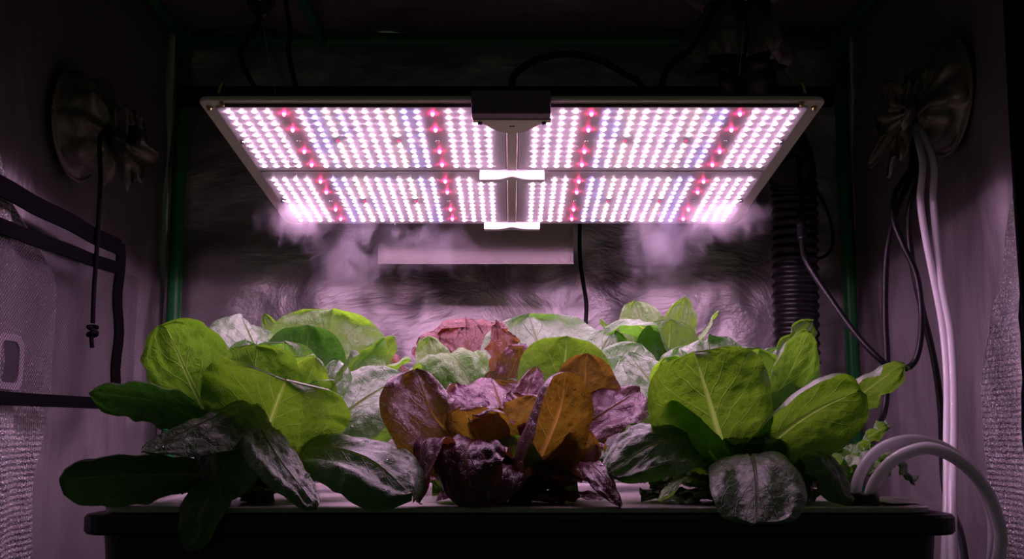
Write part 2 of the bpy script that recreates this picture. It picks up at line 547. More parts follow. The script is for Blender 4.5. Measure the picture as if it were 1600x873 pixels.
for i in range(7):
    for j in range(13):
        c = at(1372 + 80 * j / 12, 780, 1.13)
        V.append((c.x, 1.09 + 0.10 * i / 6, ZL + 0.001 + 0.004 * math.sin(math.pi * i / 6) * math.sin(math.pi * j / 12) ** 0.5 * (0.7 + 0.3 * math.sin(j * 2.1))))
o = link('access_cover', mesh('access_cover', V, grid_faces(7, 13)), M['lid'], lid); o.matrix_parent_inverse = lpi

# ------------------------------------------------------------------ the grow lamp
lamp_rot = math.atan2(-0.041, 0.478)
LAMP = empty('grow_lamp', (0, 1.153, EYE + 0.348), (lamp_rot, 0, 0))
tag(LAMP, 'wide LED grow lamp with four glowing boards hanging above the lettuces', 'grow lamp')
HX, LY = 0.330, 0.482
# frame plate with rounded corners, slightly recessed lip, dark heat sink above
link('frame_plate', prism_me('frame_plate', rrect(-HX, HX, 0.0, LY, 0.012), 0.0, 0.005, 0.0012), M['alu'], LAMP)
link('frame_lip', box_me('frame_lip', -HX + 0.022, HX - 0.022, 0.0105, 0.0125, -0.0035, 0.0, 0.0006), M['case'], LAMP)
link('heat_sink', box_me('heat_sink', -HX + 0.03, HX - 0.03, 0.02, LY - 0.02, 0.0045, 0.016, 0.002), M['case'], LAMP)
link('driver', box_me('driver', -0.11, 0.11, 0.16, 0.30, 0.0155, 0.055, 0.004), M['case'], LAMP)
PIT = 0.01396
SL = [0, 1, 2, 3] + [5.42 + k for k in range(10)] + [16.84 + k for k in range(4)]
REDS = [4.21, 15.63]
boards = []
for s in (-1, 1):
    for (ya, yb) in ((0.0145, 0.2285), (0.2335, 0.474)):
        xa, xb = sorted((s * 0.3145, s * 0.0075))
        b = link('led_board', prism_me('led_board', rrect(xa, xb, ya, yb, 0.007), -0.0022, -0.0002, 0.0004), M['board'], LAMP)
        boards.append((s, ya, b))
# LED dome
def dome_geo(r, h, n=8):
    V = []; 
    for rr, zz in ((r, 0.0), (r * 0.82, -h * 0.62), (r * 0.4, -h * 0.95)):
        V += [(rr * math.cos(2 * math.pi * k / n), rr * math.sin(2 * math.pi * k / n), zz) for k in range(n)]
    Fc = [(a, b, c, d)[::-1] for a, b, c, d in grid_faces(3, n, True)]
    Fc = grid_faces(3, n, True)[:]
    Fc = [f[::-1] for f in Fc]
    Fc.append(tuple(2 * n + k for k in range(n))[::-1])
    return V, Fc
DV, DF = dome_geo(0.0026, 0.0015)
led_me = {}
for k in ('led_w', 'led_v', 'led_y'):
    me = mesh(k, DV, DF); me.materials.append(M[k]); led_me[k] = me
RV, RF = dome_geo(0.0020, 0.0034)
red_me = mesh('led_r', RV, RF); red_me.materials.append(M['led_r'])
ir_me = mesh('led_ir', *dome_geo(0.0022, 0.0012)); ir_me.materials.append(M['led_ir'])
rest = {'led_w': ([], []), 'led_v': ([], []), 'led_y': ([], [])}
n_ind = 0
ZB = -0.0022
rng = random.Random(5)
for (s, ya, b) in boards:
    front = ya < 0.1
    r0, dr = (0.0275, 0.0183) if front else (0.2660, 0.0190)
    for ci, sl in enumerate(SL):
        x = s * (0.3035 - sl * PIT)
        for ri in range(11):
            if front and ci >= 16 and ri == 0: continue
            if not front and ci >= 16 and ri == 0 : continue
            if ri == 5 and ci in (6, 11):
                if True:
                    o = link('deep_red_led', ir_me, None, b); o.location = (x, r0 + dr * ri, ZB)
                continue
            kind = 'led_w'
            if ci in (4, 5, 12, 13): kind = 'led_v' if rng.random() < 0.6 else 'led_w'
            elif ci in (7, 9): kind = 'led_v' if rng.random() < 0.2 else 'led_w'
            elif ci in (6, 11): kind = 'led_y'
            y = r0 + dr * ri
            if front and ri < 8 and n_ind < 296:
                o = link('led', led_me[kind], None, b); o.location = (x, y, ZB); n_ind += 1
            else:
                VV, FF = rest[kind]; k0 = len(VV)
                VV += [(x + v[0], y + v[1], ZB + v[2]) for v in DV]
                FF += [tuple(k0 + i for i in f) for f in DF]
    for sl in REDS:
        x = s * (0.3035 - sl * PIT)
        for y in ((0.0325, 0.0815, 0.1546, 0.2041) if front else (0.2704, 0.3173, 0.398, 0.4467)):
            o = link('red_led', red_me, None, b); o.location = (x, y, ZB)
        o = link('board_screw', tube_me('board_screw', [(0, 0, 0.0), (0, 0, -0.0008), (0, 0, -0.0015)], 0.0022, 3, 8), M['steel'], b)
        o.location = (x, (0.118 if front else 0.357), ZB)
# all remaining LEDs: one part
VV = []; FF = []; MI = []
for mi, k in enumerate(('led_w', 'led_v', 'led_y')):
    k0 = len(VV); VV += rest[k][0]; FF += [tuple(k0 + i for i in f) for f in rest[k][1]]; MI += [mi] * len(rest[k][1])
me = mesh('led_rows', VV, FF)
for k in ('led_w', 'led_v', 'led_y'): me.materials.append(M[k])
me.polygons.foreach_set('material_index', MI)
tag(link('led_rows', me, None, LAMP), kind='stuff')
# central spine, bracket box and clips
link('centre_spine', box_me('centre_spine', -0.0062, 0.0062, 0.030, 0.474, -0.0036, 0.0, 0.0008), M['alu'], LAMP)
link('switch_box', box_me('switch_box', -0.0425, 0.0405, -0.004, 0.012, -0.0165, 0.010, 0.0012), M['box'], LAMP)
def bracket_outline(w, y0, y1, neck):
    o = [(-w, y0), (w, y0), (w, y0 + 0.008)]
    for k in range(7):
        a = k / 6
        o.append((w - (w - neck) * a, y0 + 0.008 + (y1 - y0 - 0.008) * (0.5 - 0.5 * math.cos(math.pi * a)) ** 1.3))
    return o + [(-x, y) for x, y in o[:2:-1]] + [(-w, y0 + 0.008)]
br = link('bracket', prism_me('bracket', bracket_outline(0.0415, 0.012, 0.052, 0.0075), -0.0055, -0.0022, 0.0006), M['alu'], LAMP)
for v in br.data.vertices:
    v.co.z -= 0.0122
for x in (-0.034, 0.034):
    o = link('bracket_screw', tube_me('bracket_screw', [(0, 0, 0), (0, 0, -0.001), (0, 0, -0.002)], 0.0026, 3, 10), M['case'], br)
    o.location = (x, 0.019, -0.0176)
o = link('print_mark', box_me('print_mark', -0.003, 0.003, 0.029, 0.0315, -0.0181, -0.0176), M['case'], br)
def clip(y, w, dz):
    V = []; n = 25; prof = [(-1, 0.0), (-1, -1), (-0.6, -1.05), (0.8, -1.05), (1, -0.9), (1, 0.0)]
    for i in range(n):
        x = -w + 2 * w * i / (n - 1); a = abs(x / w)
        hump = math.exp(-(x / 0.011) ** 2)
        sc = 1.0 - 0.20 * hump
        for (py, pz) in prof:
            V.append((x, y + 0.005 * py - 0.0035 * hump * (1 if py < 0 else 0), -0.0022 + pz * dz * sc))
    fs = grid_faces(n, len(prof), True) + [tuple(range(len(prof)))[::-1], tuple((n - 1) * len(prof) + j for j in range(len(prof)))]
    o = link('lens_clip', mesh('lens_clip', V, fs, smooth=False), M['clip'], LAMP)
    tag(o, 'white moulded clip')
    t = link('clip_tab', prism_me('clip_tab', [(-0.028, y + 0.004), (0.028, y + 0.004), (0.016, y + 0.012), (0.007, y + 0.026), (-0.007, y + 0.026), (-0.016, y + 0.012)], -0.0060, -0.0034, 0.0006), M['alu'], o)
clip(0.2300, 0.0400, 0.0125)
clip(0.4700, 0.0400, 0.0105)
for s in (-1, 1):
    for (x, y) in ((0.305, 0.0065), (0.3215, 0.0185)):
        o = link('corner_screw', tube_me('corner_screw', [(0, 0, 0.001), (0, 0, -0.002), (0, 0, -0.004)], 0.0034, 4, 10, rfun=lambda t, a: 1.0 if t < 0.6 else 0.75), M['brass'], LAMP)
        o.location = (s * x, y, 0.0)
    o = link('edge_screw', tube_me('edge_screw', [(0, 0, 0.0), (0, 0, -0.002), (0, 0, -0.004)], 0.0026, 3, 8), M['steel'], LAMP)
    o.location = (s * 0.309, 0.118, -0.0022)
    o = link('edge_screw', tube_me('edge_screw', [(0, 0, 0.0), (0, 0, -0.002), (0, 0, -0.004)], 0.0026, 3, 8), M['steel'], LAMP)
    o.location = (s * 0.309, 0.352, -0.0022)

# hanging gear
def thing_tube(name, label, cat, pts, r, mat, n=40, seg=10, rfun=None):
    return tag(link(name, tube_me(name, pts, r, n, seg, rfun), mat), label, cat)

def lamp_pt(x, y, z):
    return LAMP.matrix_basis @ Vector((x, y, z)) if False else (Matrix.Translation((0, 1.153, EYE + 0.348)) @ Matrix.Rotation(lamp_rot, 4, 'X')) @ Vector((x, y, z))

for s, px, where in ((-1, 408, 'left'), (1, 1163, 'right')):
    top = at(px, -60, 1.40); c = at(px, 6, 1.40)
    r = empty('rope_ratchet', tuple(c))
    tag(r, f'black rope ratchet hanging from the roof above the {where} half of the lamp', 'ratchet')
    ol = [(-0.016, 0.03), (0.016, 0.03), (0.018, 0.0), (0.006, -0.016), (-0.006, -0.016), (-0.018, 0.0)]
    link('ratchet_body', prism_me('ratchet_body', ol, -0.007, 0.007, 0.002, axis='Y'), M['plastic'], r)
    link('ratchet_pin', tube_me('ratchet_pin', [(0, -0.009, 0.004), (0, 0, 0.004), (0, 0.009, 0.004)], 0.003, 4, 10), M['steel'], r)
    link('upper_rope', tube_me('upper_rope', [(0, 0, 0.028), (0.0, 0, 0.06), (0, 0, ZC - 0.02 - c.z)], 0.0022, 8, 8), M['cord'], r)
    e = lamp_pt(-0.262 if s < 0 else 0.262, 0.21, 0.016) - c
    if s < 0:
        link('lower_rope', tube_me('lower_rope', [(0, 0, -0.012), (-0.007, 0, -0.035), (-0.014, -0.03, -0.09), tuple(e)], 0.0032, 20, 8), M['cord'], r)
    else:
        link('lower_rope', tube_me('lower_rope', [(0, 0, -0.012), (0.002, 0, -0.05), tuple(e)], 0.0018, 20, 8), M['cord'], r)
    # thin steel wires to the lamp's corners
    for (lx, ly) in ((0.312, 0.02), (0.30, 0.40), (0.235, 0.03)):
        e = lamp_pt(s * lx, ly, 0.005) - c
        st = Vector((0, 0, -0.014))
        link('hanger_wire', tube_me('hanger_wire', [tuple(st), tuple(st.lerp(e, 0.5)), tuple(e)], 0.0006, 6, 6), M['steel'], r)
    e = lamp_pt(s * 0.312, 0.02, 0.022) - c
    link('wire_clamp', tube_me('wire_clamp', [tuple(e + Vector((0, 0, -0.006))), tuple(e), tuple(e + Vector((-s * 0.004, 0, 0.006)))], 0.0022, 6, 8), M['brass'], r)

thing_tube('lamp_cord', 'black cord dropping from the roof to the left half of the lamp', 'cord',
           [at(438, -70, 1.38), at(446, 0, 1.38), at(454, 50, 1.36), at(452, 90, 1.33), tuple(lamp_pt(-0.24, 0.16, 0.016))], 0.003, M['cable'])
thing_tube('power_cable', 'thick black power cable arching over the middle of the lamp', 'cable',
           [tuple(lamp_pt(0.0, 0.155, 0.03)), at(800, 128, 1.30), at(816, 106, 1.30), at(850, 90, 1.31), at(895, 85, 1.32), at(940, 96, 1.34), at(975, 116, 1.36), at(1002, 142, 1.38), tuple(lamp_pt(0.15, 0.26, 0.02))], 0.0044, M['cable'], 60, 12)
thing_tube('roof_cable', 'black cable running from the ceiling port down behind the lamp', 'cable',
           [at(1130, -20, 1.45), at(1100, 45, 1.42), at(1078, 78, 1.40), at(1040, 115, 1.38), tuple(lamp_pt(0.165, 0.25, 0.02))], 0.0042, M['cable'], 40)

# ------------------------------------------------------------------ ports, duct, cords
def sleeve(name, label, base, axis, droop, rad, length, seed, tipdir=None):
    """gathered cloth port sleeve: collar on the wall, pleated tube, cinched neck and loose frilled end"""
    base, axis = Vector(base), Vector(axis).normalized()
    up = Vector((0, 0, 1)) if abs(axis.z) < 0.9 else Vector((0, 1, 0))
    A = axis.cross(up).normalized(); B = A.cross(axis)
    rs = random.Random(seed)
    n, m = 40, 72
    ph = [rs.uniform(0, 6.28) for _ in range(6)]
    V = []
    for i in range(n):
        t = i / (n - 1)
        if t < 0.08: rr, ax = rad * (1.10 - 0.10 * t / 0.08), 0.004 * t / 0.08
        elif t < 0.62:
            k = (t - 0.08) / 0.54; rr = rad * (1 - 0.70 * k ** 1.3); ax = length * (0.02 + 0.62 * math.sin(k * math.pi / 2))
        else:
            k = (t - 0.62) / 0.38; rr = rad * (0.30 + 0.36 * math.sin(k * 1.9)); ax = length * (0.64 + 0.36 * k)
        c = base + axis * ax + Vector(droop) * (max(0, t - 0.08) ** 1.4)
        pl = min(1, max(0, (t - 0.06) / 0.3))
        for j in range(m):
            a = 2 * math.pi * j / m
            w = 0.16 * math.sin(7 * a + ph[0] + 2.2 * t) + 0.10 * math.sin(11 * a + ph[1] - 3 * t) + 0.07 * math.sin(17 * a + ph[2])
            nz = 0.5 * noise.fractal(Vector((math.cos(a) * 1.6 + seed, math.sin(a) * 1.6, t * 4)), 1, 2, 4)
            q = rr * (1 + pl * (w + nz))
            V.append(tuple(c + A * q * math.cos(a) + B * q * math.sin(a) + axis * (0.018 * pl * nz * (1 if t > 0.5 else 0.5))))
    th = empty(name, tuple(base))
    tag(th, label, 'port sleeve')
    off = Matrix.Translation(-base)
    o = link('sleeve_cloth', mesh('sleeve_cloth', V, grid_faces(n, m, True)), M['sleeve'], th); o.matrix_parent_inverse = off
    # drawstring around the neck
    tn = 0.62
    c = base + axis * (length * 0.64) + Vector(droop) * ((tn - 0.08) ** 1.4)
    pts = [c + (A * math.cos(a) + B * math.sin(a)) * rad * 0.345 for a in [2 * math.pi * k / 20 for k in range(21)]]
    o = link('drawstring', tube_me('drawstring', [tuple(p) for p in pts], 0.0028, 60, 8), M['cord'], th); o.matrix_parent_inverse = off
    # collar ring on the wall
    pts = [base + axis * 0.003 + (A * math.cos(a) + B * math.sin(a)) * rad * 1.12 for a in [2 * math.pi * k / 32 for k in range(33)]]
    o = link('collar', tube_me('collar', [tuple(p) for p in pts], 0.0022, 80, 8), M['sleeve'], th); o.matrix_parent_inverse = off
    return th, c

pL = at(112, 195, 1.55); pL.x = -XW - 0.012
sl_l, neckL = sleeve('port_sleeve', 'crumpled silver cloth port sleeve high on the left wall', pL, (1, -0.05, 0), (0.0, 0.02, -0.035), 0.070, 0.085, 3)
pR = at(1490, 150, 1.55); pR.x = XW + 0.012
sl_r, neckR = sleeve('port_sleeve', 'crumpled silver cloth port sleeve high on the right wall with tubes', pR, (-1, -0.05, 0), (0.0, 0.0, -0.055), 0.075, 0.085, 11)
pC = Vector((at(1135, 40, 1.5).x, 1.50, ZC - 0.012))
sl_c, neckC = sleeve('port_sleeve', 'crumpled silver cloth port sleeve on the ceiling around the black duct', pC, (0, 0, -1), (0.012, 0, 0), 0.095, 0.235, 21)

# hanging drawstring with a knot on the left sleeve
cd = empty('hanging_drawstring', tuple(neckL))
tag(cd, 'black drawstring with a knotted end hanging in front of the net pocket', 'drawstring')
inv = Matrix.Translation(-neckL)
YD = 1.50
pts = [neckL + Vector((0.01, 0, 0)), at(158, 210, YD - 0.02), at(157, 280, YD), at(152, 380, YD), at(147, 450, YD), at(145, 505, YD)]
o = link('string', tube_me('string', pts, 0.0032, 50, 8), M['cord'], cd); o.matrix_parent_inverse = inv
k0 = at(145, 512, YD)
kp = []
for i in range(40):
    a = i / 39 * 4.6 * math.pi
    kp.append(k0 + Vector((0.0055 * math.cos(a), 0.0055 * math.sin(a), 0.004 * math.sin(a * 0.6) - i * 0.00028)))
o = link('knot', tube_me('knot', kp, 0.0028, 90, 8), M['cord'], cd); o.matrix_parent_inverse = inv
o = link('string_end', tube_me('string_end', [k0, at(143, 528, YD), at(144, 543, YD)], 0.0030, 12, 8), M['cord'], cd); o.matrix_parent_inverse = inv
c = neckL + Vector((0.025, 0, 0.0))
o = link('cord_lock', box_me('cord_lock', c.x - 0.009, c.x + 0.009, c.y - 0.011, c.y + 0.011, c.z - 0.012, c.z + 0.014, 0.004), M['plastic'], cd); o.matrix_parent_inverse = inv

# corrugated duct
dp = [Vector((at(1160, 40, 1.5).x, 1.5, 1.19)), at(1166, 100, 1.50), at(1170, 150, 1.54), at(1190, 195, 1.66), at(1226, 235, 1.80), at(1240, 290, 1.875), at(1242, 420, 1.885), at(1244, 560, 1.885), at(1246, 720, 1.885), at(1246, 860, 1.885)]
Ldu = 0.0
C = spline([tuple(p) for p in dp], 330)
def corr(t, a):
    w = (t * 72) % 1.0
    return 1.0 - 0.13 * abs(2 * w - 1) ** 1.0
du = tag(link('corrugated_duct', tube_me('corrugated_duct', dp, 0.0405, 330, 28, corr), M['duct']),
         'black corrugated air duct hanging in the right rear corner', 'duct')

# back wall cord
bc = [at(906, 330, 1.95), at(906, 400, 1.95), at(911, 440, 1.94), at(916, 475, 1.93), at(915, 520, 1.92), at(914, 640, 1.90)]
thing_tube('rear_cord', 'thin black cord hanging on the back wall beside the grey flap', 'cord', bc, 0.0036, M['cable'])

# black cables on the right
thing_tube('black_cable', 'black cable with an inline connector running from the lamp to the right corner', 'cable',
           [tuple(lamp_pt(0.30, 0.44, 0.016)), at(1235, 245, 1.66), at(1250, 280, 1.64), at(1254, 330, 1.62), at(1254, 385, 1.60), at(1264, 415, 1.58), at(1300, 470, 1.55), at(1340, 525, 1.52), at(1376, 562, 1.50), at(1400, 576, 1.50), at(1425, 570, 1.50), at(1437, 540, 1.50), at(1440, 490, 1.50), at(1432, 430, 1.51), at(1410, 380, 1.52), at(1396, 340, 1.53), at(1400, 300, 1.54), at(1425, 255, 1.55), tuple(neckR)], 0.0042, M['cable'], 140)
cn = thing_tube('cable_connector', 'short black plug connector joining two cable ends right of the lamp', 'connector',
                [at(1253, 326, 1.622), at(1252, 345, 1.617), at(1253, 360, 1.612), at(1254, 374, 1.606)], 0.0072, M['cable'], 30, 14,
                rfun=lambda t, a: 0.62 + 0.38 * min(1, t * 3) if t < 0.62 else (0.85 if (t * 14) % 1 > 0.4 else 1.05))
thing_tube('black_cable', 'black cable hanging straight down from the right port, leftmost of the group', 'cable',
           [tuple(neckR), at(1432, 250, 1.56), at(1404, 320, 1.57), at(1390, 370, 1.57), at(1384, 420, 1.57), at(1383, 500, 1.56), at(1386, 570, 1.55), at(1382, 640, 1.54), at(1362, 690, 1.50), at(1352, 730, 1.46)], 0.0046, M['cable'], 80)
thing_tube('black_cable', 'black cable hanging beside the clear tubes and disappearing behind the tub', 'cable',
           [tuple(neckR), at(1437, 260, 1.53), at(1421, 330, 1.54), at(1424, 400, 1.54), at(1440, 480, 1.54), at(1459, 560, 1.54), at(1470, 640, 1.54), at(1476, 760, 1.53), at(1500, 830, 1.45), at(1510, 890, 1.40)], 0.0046, M['cable'], 80)
thing_tube('thin_loop_cable', 'thin black cable loop on the back wall right of the duct', 'cable',
           [at(1240, 245, 1.90), at(1272, 290, 1.92), at(1296, 340, 1.94), at(1300, 385, 1.95), at(1282, 403, 1.95), at(1262, 396, 1.93)], 0.0028, M['cable'])

# clear tubes
def clear_mat():
    m, nt, out = new_mat('clear_tube')
    p = nd(nt, 'ShaderNodeBsdfPrincipled')
    p.inputs['Base Color'].default_value = (0.92, 0.88, 0.95, 1)
    p.inputs['Roughness'].default_value = 0.22
    p.inputs['IOR'].default_value = 1.4
    p.inputs['Subsurface Weight'].default_value = 1.0
    p.inputs['Subsurface Radius'].default_value = (1.0, 1.0, 1.0)
    p.inputs['Subsurface Scale'].default_value = 0.006
    p.inputs['Coat Weight'].default_value = 0.6
    p.inputs['Coat Roughness'].default_value = 0.12
    t = nd(nt, 'ShaderNodeBsdfTranslucent'); t.inputs[0].default_value = (0.95, 0.90, 0.97, 1)
    tc = nd(nt, 'ShaderNodeTexCoord'); nz = nd(nt, 'ShaderNodeTexNoise', Scale=90.0)
    nt.links.new(tc.outputs['Object'], nz.inputs[0])
    b = nd(nt, 'ShaderNodeBump', Strength=0.1, Distance=0.001); nt.links.new(nz.outputs['Fac'], b.inputs['Height']); nt.links.new(b.outputs[0], p.inputs['Normal'])
    mx = nd(nt, 'ShaderNodeMixShader'); mx.inputs[0].default_value = 0.15
    nt.links.new(p.outputs[0], mx.inputs[1]); nt.links.new(t.outputs[0], mx.inputs[2])
    nt.links.new(mx.outputs[0], out.inputs[0])
    return m
M['tube'] = clear_mat()
thing_tube('clear_hose', 'clear hose hanging from the right port, left one of the pair', 'hose',
           [tuple(neckR), at(1441, 250, 1.50), at(1438, 310, 1.50), at(1446, 370, 1.49), at(1460, 440, 1.46), at(1473, 510, 1.42), at(1480, 590, 1.38), at(1480, 690, 1.32), at(1480, 780, 1.26), at(1476, 890, 1.22)], 0.0048, M['tube'], 90, 14)
thing_tube('clear_hose', 'clear hose hanging from the right port, right one of the pair', 'hose',
           [tuple(neckR), at(1457, 245, 1.50), at(1458, 310, 1.50), at(1464, 380, 1.49), at(1472, 450, 1.45), at(1485, 520, 1.41), at(1490, 600, 1.37), at(1490, 700, 1.31), at(1488, 780, 1.25), at(1489, 890, 1.21)], 0.0050, M['tube'], 90, 14)
g1 = at(1335, 780, 1.13); g2 = at(1358, 780, 1.115)
thing_tube('clear_hose', 'clear hose arching out of the lid, rear one of two', 'hose',
           [(g1.x, g1.y, ZL + 0.002), at(1337, 765, 1.13), at(1344, 740, 1.13), at(1362, 712, 1.125), at(1392, 693, 1.12), at(1430, 687, 1.12), at(1470, 697, 1.12), at(1505, 722, 1.13), at(1535, 760, 1.135), at(1551, 810, 1.135), at(1552, 860, 1.13), at(1546, 900, 1.13)], 0.0056, M['tube'], 90, 14)
thing_tube('clear_hose', 'clear hose arching out of the lid, front one of two', 'hose',
           [(g2.x, g2.y, ZL + 0.002), at(1360, 770, 1.115), at(1370, 748, 1.11), at(1392, 722, 1.10), at(1420, 706, 1.095), at(1452, 700, 1.09), at(1487, 712, 1.085), at(1520, 738, 1.085), at(1546, 776, 1.085), at(1562, 824, 1.085), at(1562, 860, 1.085), at(1552, 900, 1.085)], 0.0060, M['tube'], 90, 14)

# ------------------------------------------------------------------ net pocket on the left wall
XPK = -XW + 0.040
pk = empty('net_pocket', (XPK, 1.5, 0.62))
tag(pk, 'black net storage pocket with wide black borders on the left wall', 'pocket')
pki = Matrix.Translation((-XPK, -1.5, -0.62))
ya, yb = 1.18, 1.715
zt, z2, z0 = 0.884, 0.845, 0.655
def on_left(px, py):
    """point of the pocket plane seen at a pixel"""
    p = at(px, py, 1.0) - Vector((0, 0, EYE)); k = XPK / p.x
    return Vector((XPK, p.y * k, EYE + p.z * k))
tA, tB = on_left(0, 292), on_left(184, 387)
sA, sB = on_left(0, 354), on_left(184, 420)
bA, bB = on_left(0, 622), on_left(178, 631)
def ext(a, b, y):
    return a + (b - a) * ((y - a.y) / (b.y - a.y))
def strip(name, p, q, w, thick=0.003):
    d = (q - p).normalized(); s = Vector((1, 0, 0)).cross(d).normalized()
    V = []
    n = 14
    for i in range(n):
        c = p.lerp(q, i / (n - 1)) + Vector((0.002 * math.sin(i * 1.1), 0, 0))
        for (h, t) in ((-w / 2, 0), (w / 2, 0), (w / 2, thick), (-w / 2, thick)):
            V.append(tuple(c + s * h + Vector((t, 0, 0))))
    fs = grid_faces(n, 4, True) + [(3, 2, 1, 0), tuple((n - 1) * 4 + j for j in range(4))]
    o = link(name, mesh(name, V, fs, smooth=False), M['webbing'], pk); o.matrix_parent_inverse = pki
    return o
strip('top_band', ext(tA, tB, ya), tB, 0.023)
strip('mouth_band', ext(sA, sB, ya), sB, 0.017)
strip('bottom_band', ext(bA, bB, ya), bB, 0.015)
eT, eB = tB + Vector((0, 0.004, 0.008)), bB + Vector((0, 0.004, -0.006))
strip('end_band', eT, eB, 0.034)
# netting: diagonal strands clipped to the pocket
VV, FF = [], []
pit = 0.0052
def zlow(y): return ext(bA, bB, y).z
def zhigh(y): return ext(sA, sB, y).z
y_a, y_b = 1.20, 1.70
for sgn in (-1, 1):
    c = -0.6
    while c < 3.2:
        # line z = sgn*(y) + c', clip
        best = []
        for i in range(161):
            y = y_a + (y_b - y_a) * i / 160
            z = sgn * (y - 1.48) * 0.8 + (c - 0.6)
            if zlow(y) < z < zhigh(y): best.append((y, z))
        if len(best) > 2:
            seg_pts = [best[0], best[-1]]
            (ya1, za1), (yb1, zb1) = seg_pts
            nx = 6
            for i in range(nx):
                k0 = len(VV)
                for kk in (i / nx, (i + 1) / nx):
                    y = ya1 + (yb1 - ya1) * kk; z = za1 + (zb1 - za1) * kk
                    xx = XPK - 0.0025 + (0.0006 if sgn > 0 else 0) - 0.003 * abs(math.sin((y - y_a) * 9) * math.sin((z - 0.6) * 12))
                    VV += [(xx, y, z - 0.0007), (xx, y, z + 0.0007)]
                FF.append((k0, k0 + 2, k0 + 3, k0 + 1))
        c += pit
o = link('netting', mesh('netting', VV, FF, smooth=False), M['net'], pk); o.matrix_parent_inverse = pki
tag(o, 'fine black diamond netting', kind='stuff')
# pale rounded ring behind the net
cA = on_left(24, 565)
ol = rrect(-0.036, 0.036, -0.031, 0.031, 0.016, 6)
il = rrect(-0.024, 0.024, -0.0235, 0.0235, 0.011, 6)
V = [(0.0, a, b) for a, b in ol] + [(0.0, a, b) for a, b in il] + [(0.004, a, b) for a, b in ol] + [(0.004, a, b) for a, b in il]
k = len(ol); fs = []
for j in range(k):
    q = (j + 1) % k
    fs += [(j, q, k + q, k + j), (2 * k + j, 3 * k + j, 3 * k + q, 2 * k + q), (j, 2 * k + j, 2 * k + q, q), (k + j, k + q, 3 * k + q, 3 * k + j)]
rg = empty('badge', tuple(cA + Vector((-0.010, 0, 0))))
tag(rg, 'pale rounded ring badge with a dark centre behind the pocket netting', 'badge')
link('ring', mesh('ring', V, fs, smooth=False), M['tagring'], rg)
link('dark_centre', prism_me('dark_centre', il, 0.0, 0.0015, axis='X'), M['tagdark'], rg)

# ------------------------------------------------------------------ lettuces
G = {}
G['green'] = leaf_mat('leaf_green', (0.26, 0.44, 0.19), (0.23, 0.42, 0.16), (0.10, 0.24, 0.018), (0.165, 0.40, 0.012), (0.42, 0.68, 0.10), (0.36, 0.52, 0.28), blister=0.8, coat=0.6)
G['deep'] = leaf_mat('leaf_deep_green', (0.24, 0.37, 0.20), (0.21, 0.34, 0.18), (0.05, 0.18, 0.012), (0.04, 0.18, 0.008), (0.18, 0.40, 0.05), (0.36, 0.48, 0.30), blister=0.9, coat=0.8, rough=0.45)
G['lime'] = leaf_mat('leaf_lime', (0.34, 0.54, 0.22), (0.31, 0.54, 0.17), (0.27, 0.54, 0.04), (0.28, 0.64, 0.02), (0.52, 0.82, 0.18), (0.46, 0.66, 0.34), blister=0.8, coat=0.5)
G['pale'] = leaf_mat('leaf_lit_pale', (0.46, 0.66, 0.42), (0.46, 0.68, 0.42), (0.17, 0.46, 0.04), (0.15, 0.48, 0.02), (0.44, 0.72, 0.18), (0.56, 0.74, 0.52), blister=0.9, coat=0.8)  # whitening by the lamp on upper leaf sides put into the colour
G['red'] = leaf_mat('leaf_red', (0.34, 0.22, 0.20), (0.34, 0.11, 0.26), (0.15, 0.19, 0.012), (0.22, 0.12, 0.008), (0.40, 0.32, 0.05), (0.44, 0.17, 0.28), rough=0.34, blister=1.0, coat=0.9)
G['wine'] = leaf_mat('leaf_wine', (0.24, 0.10, 0.13), (0.22, 0.05, 0.14), (0.12, 0.08, 0.008), (0.10, 0.02, 0.012), (0.26, 0.10, 0.04), (0.28, 0.08, 0.16), rough=0.36, blister=1.0, coat=0.8)
G['rose'] = leaf_mat('leaf_rose_frill', (0.44, 0.34, 0.24), (0.31, 0.09, 0.11), (0.40, 0.40, 0.05), (0.30, 0.06, 0.03), (0.55, 0.42, 0.16), (0.52, 0.28, 0.28), rough=0.40, blister=1.0, coat=0.5)
def rib_mat(name, col, tr):
    m, nt, out = new_mat(name)
    p = nd(nt, 'ShaderNodeBsdfPrincipled'); p.inputs['Base Color'].default_value = (*col, 1); p.inputs['Roughness'].default_value = 0.35
    tc = nd(nt, 'ShaderNodeTexCoord'); nz = nd(nt, 'ShaderNodeTexNoise', Scale=160.0); nt.links.new(tc.outputs['Object'], nz.inputs[0])
    b = nd(nt, 'ShaderNodeBump', Strength=0.2, Distance=0.001); nt.links.new(nz.outputs['Fac'], b.inputs['Height']); nt.links.new(b.outputs[0], p.inputs['Normal'])
    t = nd(nt, 'ShaderNodeBsdfTranslucent')
    nt.links.new(mixc(nt, nz.outputs['Fac'], tr, tuple(x * 0.75 for x in tr)), t.inputs['Color'])
    mx = nd(nt, 'ShaderNodeMixShader'); mx.inputs[0].default_value = 0.6
    nt.links.new(p.outputs[0], mx.inputs[1]); nt.links.new(t.outputs[0], mx.inputs[2]); nt.links.new(mx.outputs[0], out.inputs[0])
    return m
M['rib_g'] = rib_mat('rib_green', (0.55, 0.60, 0.32), (0.46, 0.78, 0.12))
M['rib_d'] = rib_mat('rib_deep', (0.40, 0.46, 0.26), (0.18, 0.40, 0.05))
M['rib_r'] = rib_mat('rib_red', (0.50, 0.28, 0.18), (0.42, 0.27, 0.05))
RIB = {'green': 'rib_g', 'deep': 'rib_d', 'lime': 'rib_g', 'pale': 'rib_g', 'red': 'rib_r', 'wine': 'rib_r', 'rose': 'rib_r'}


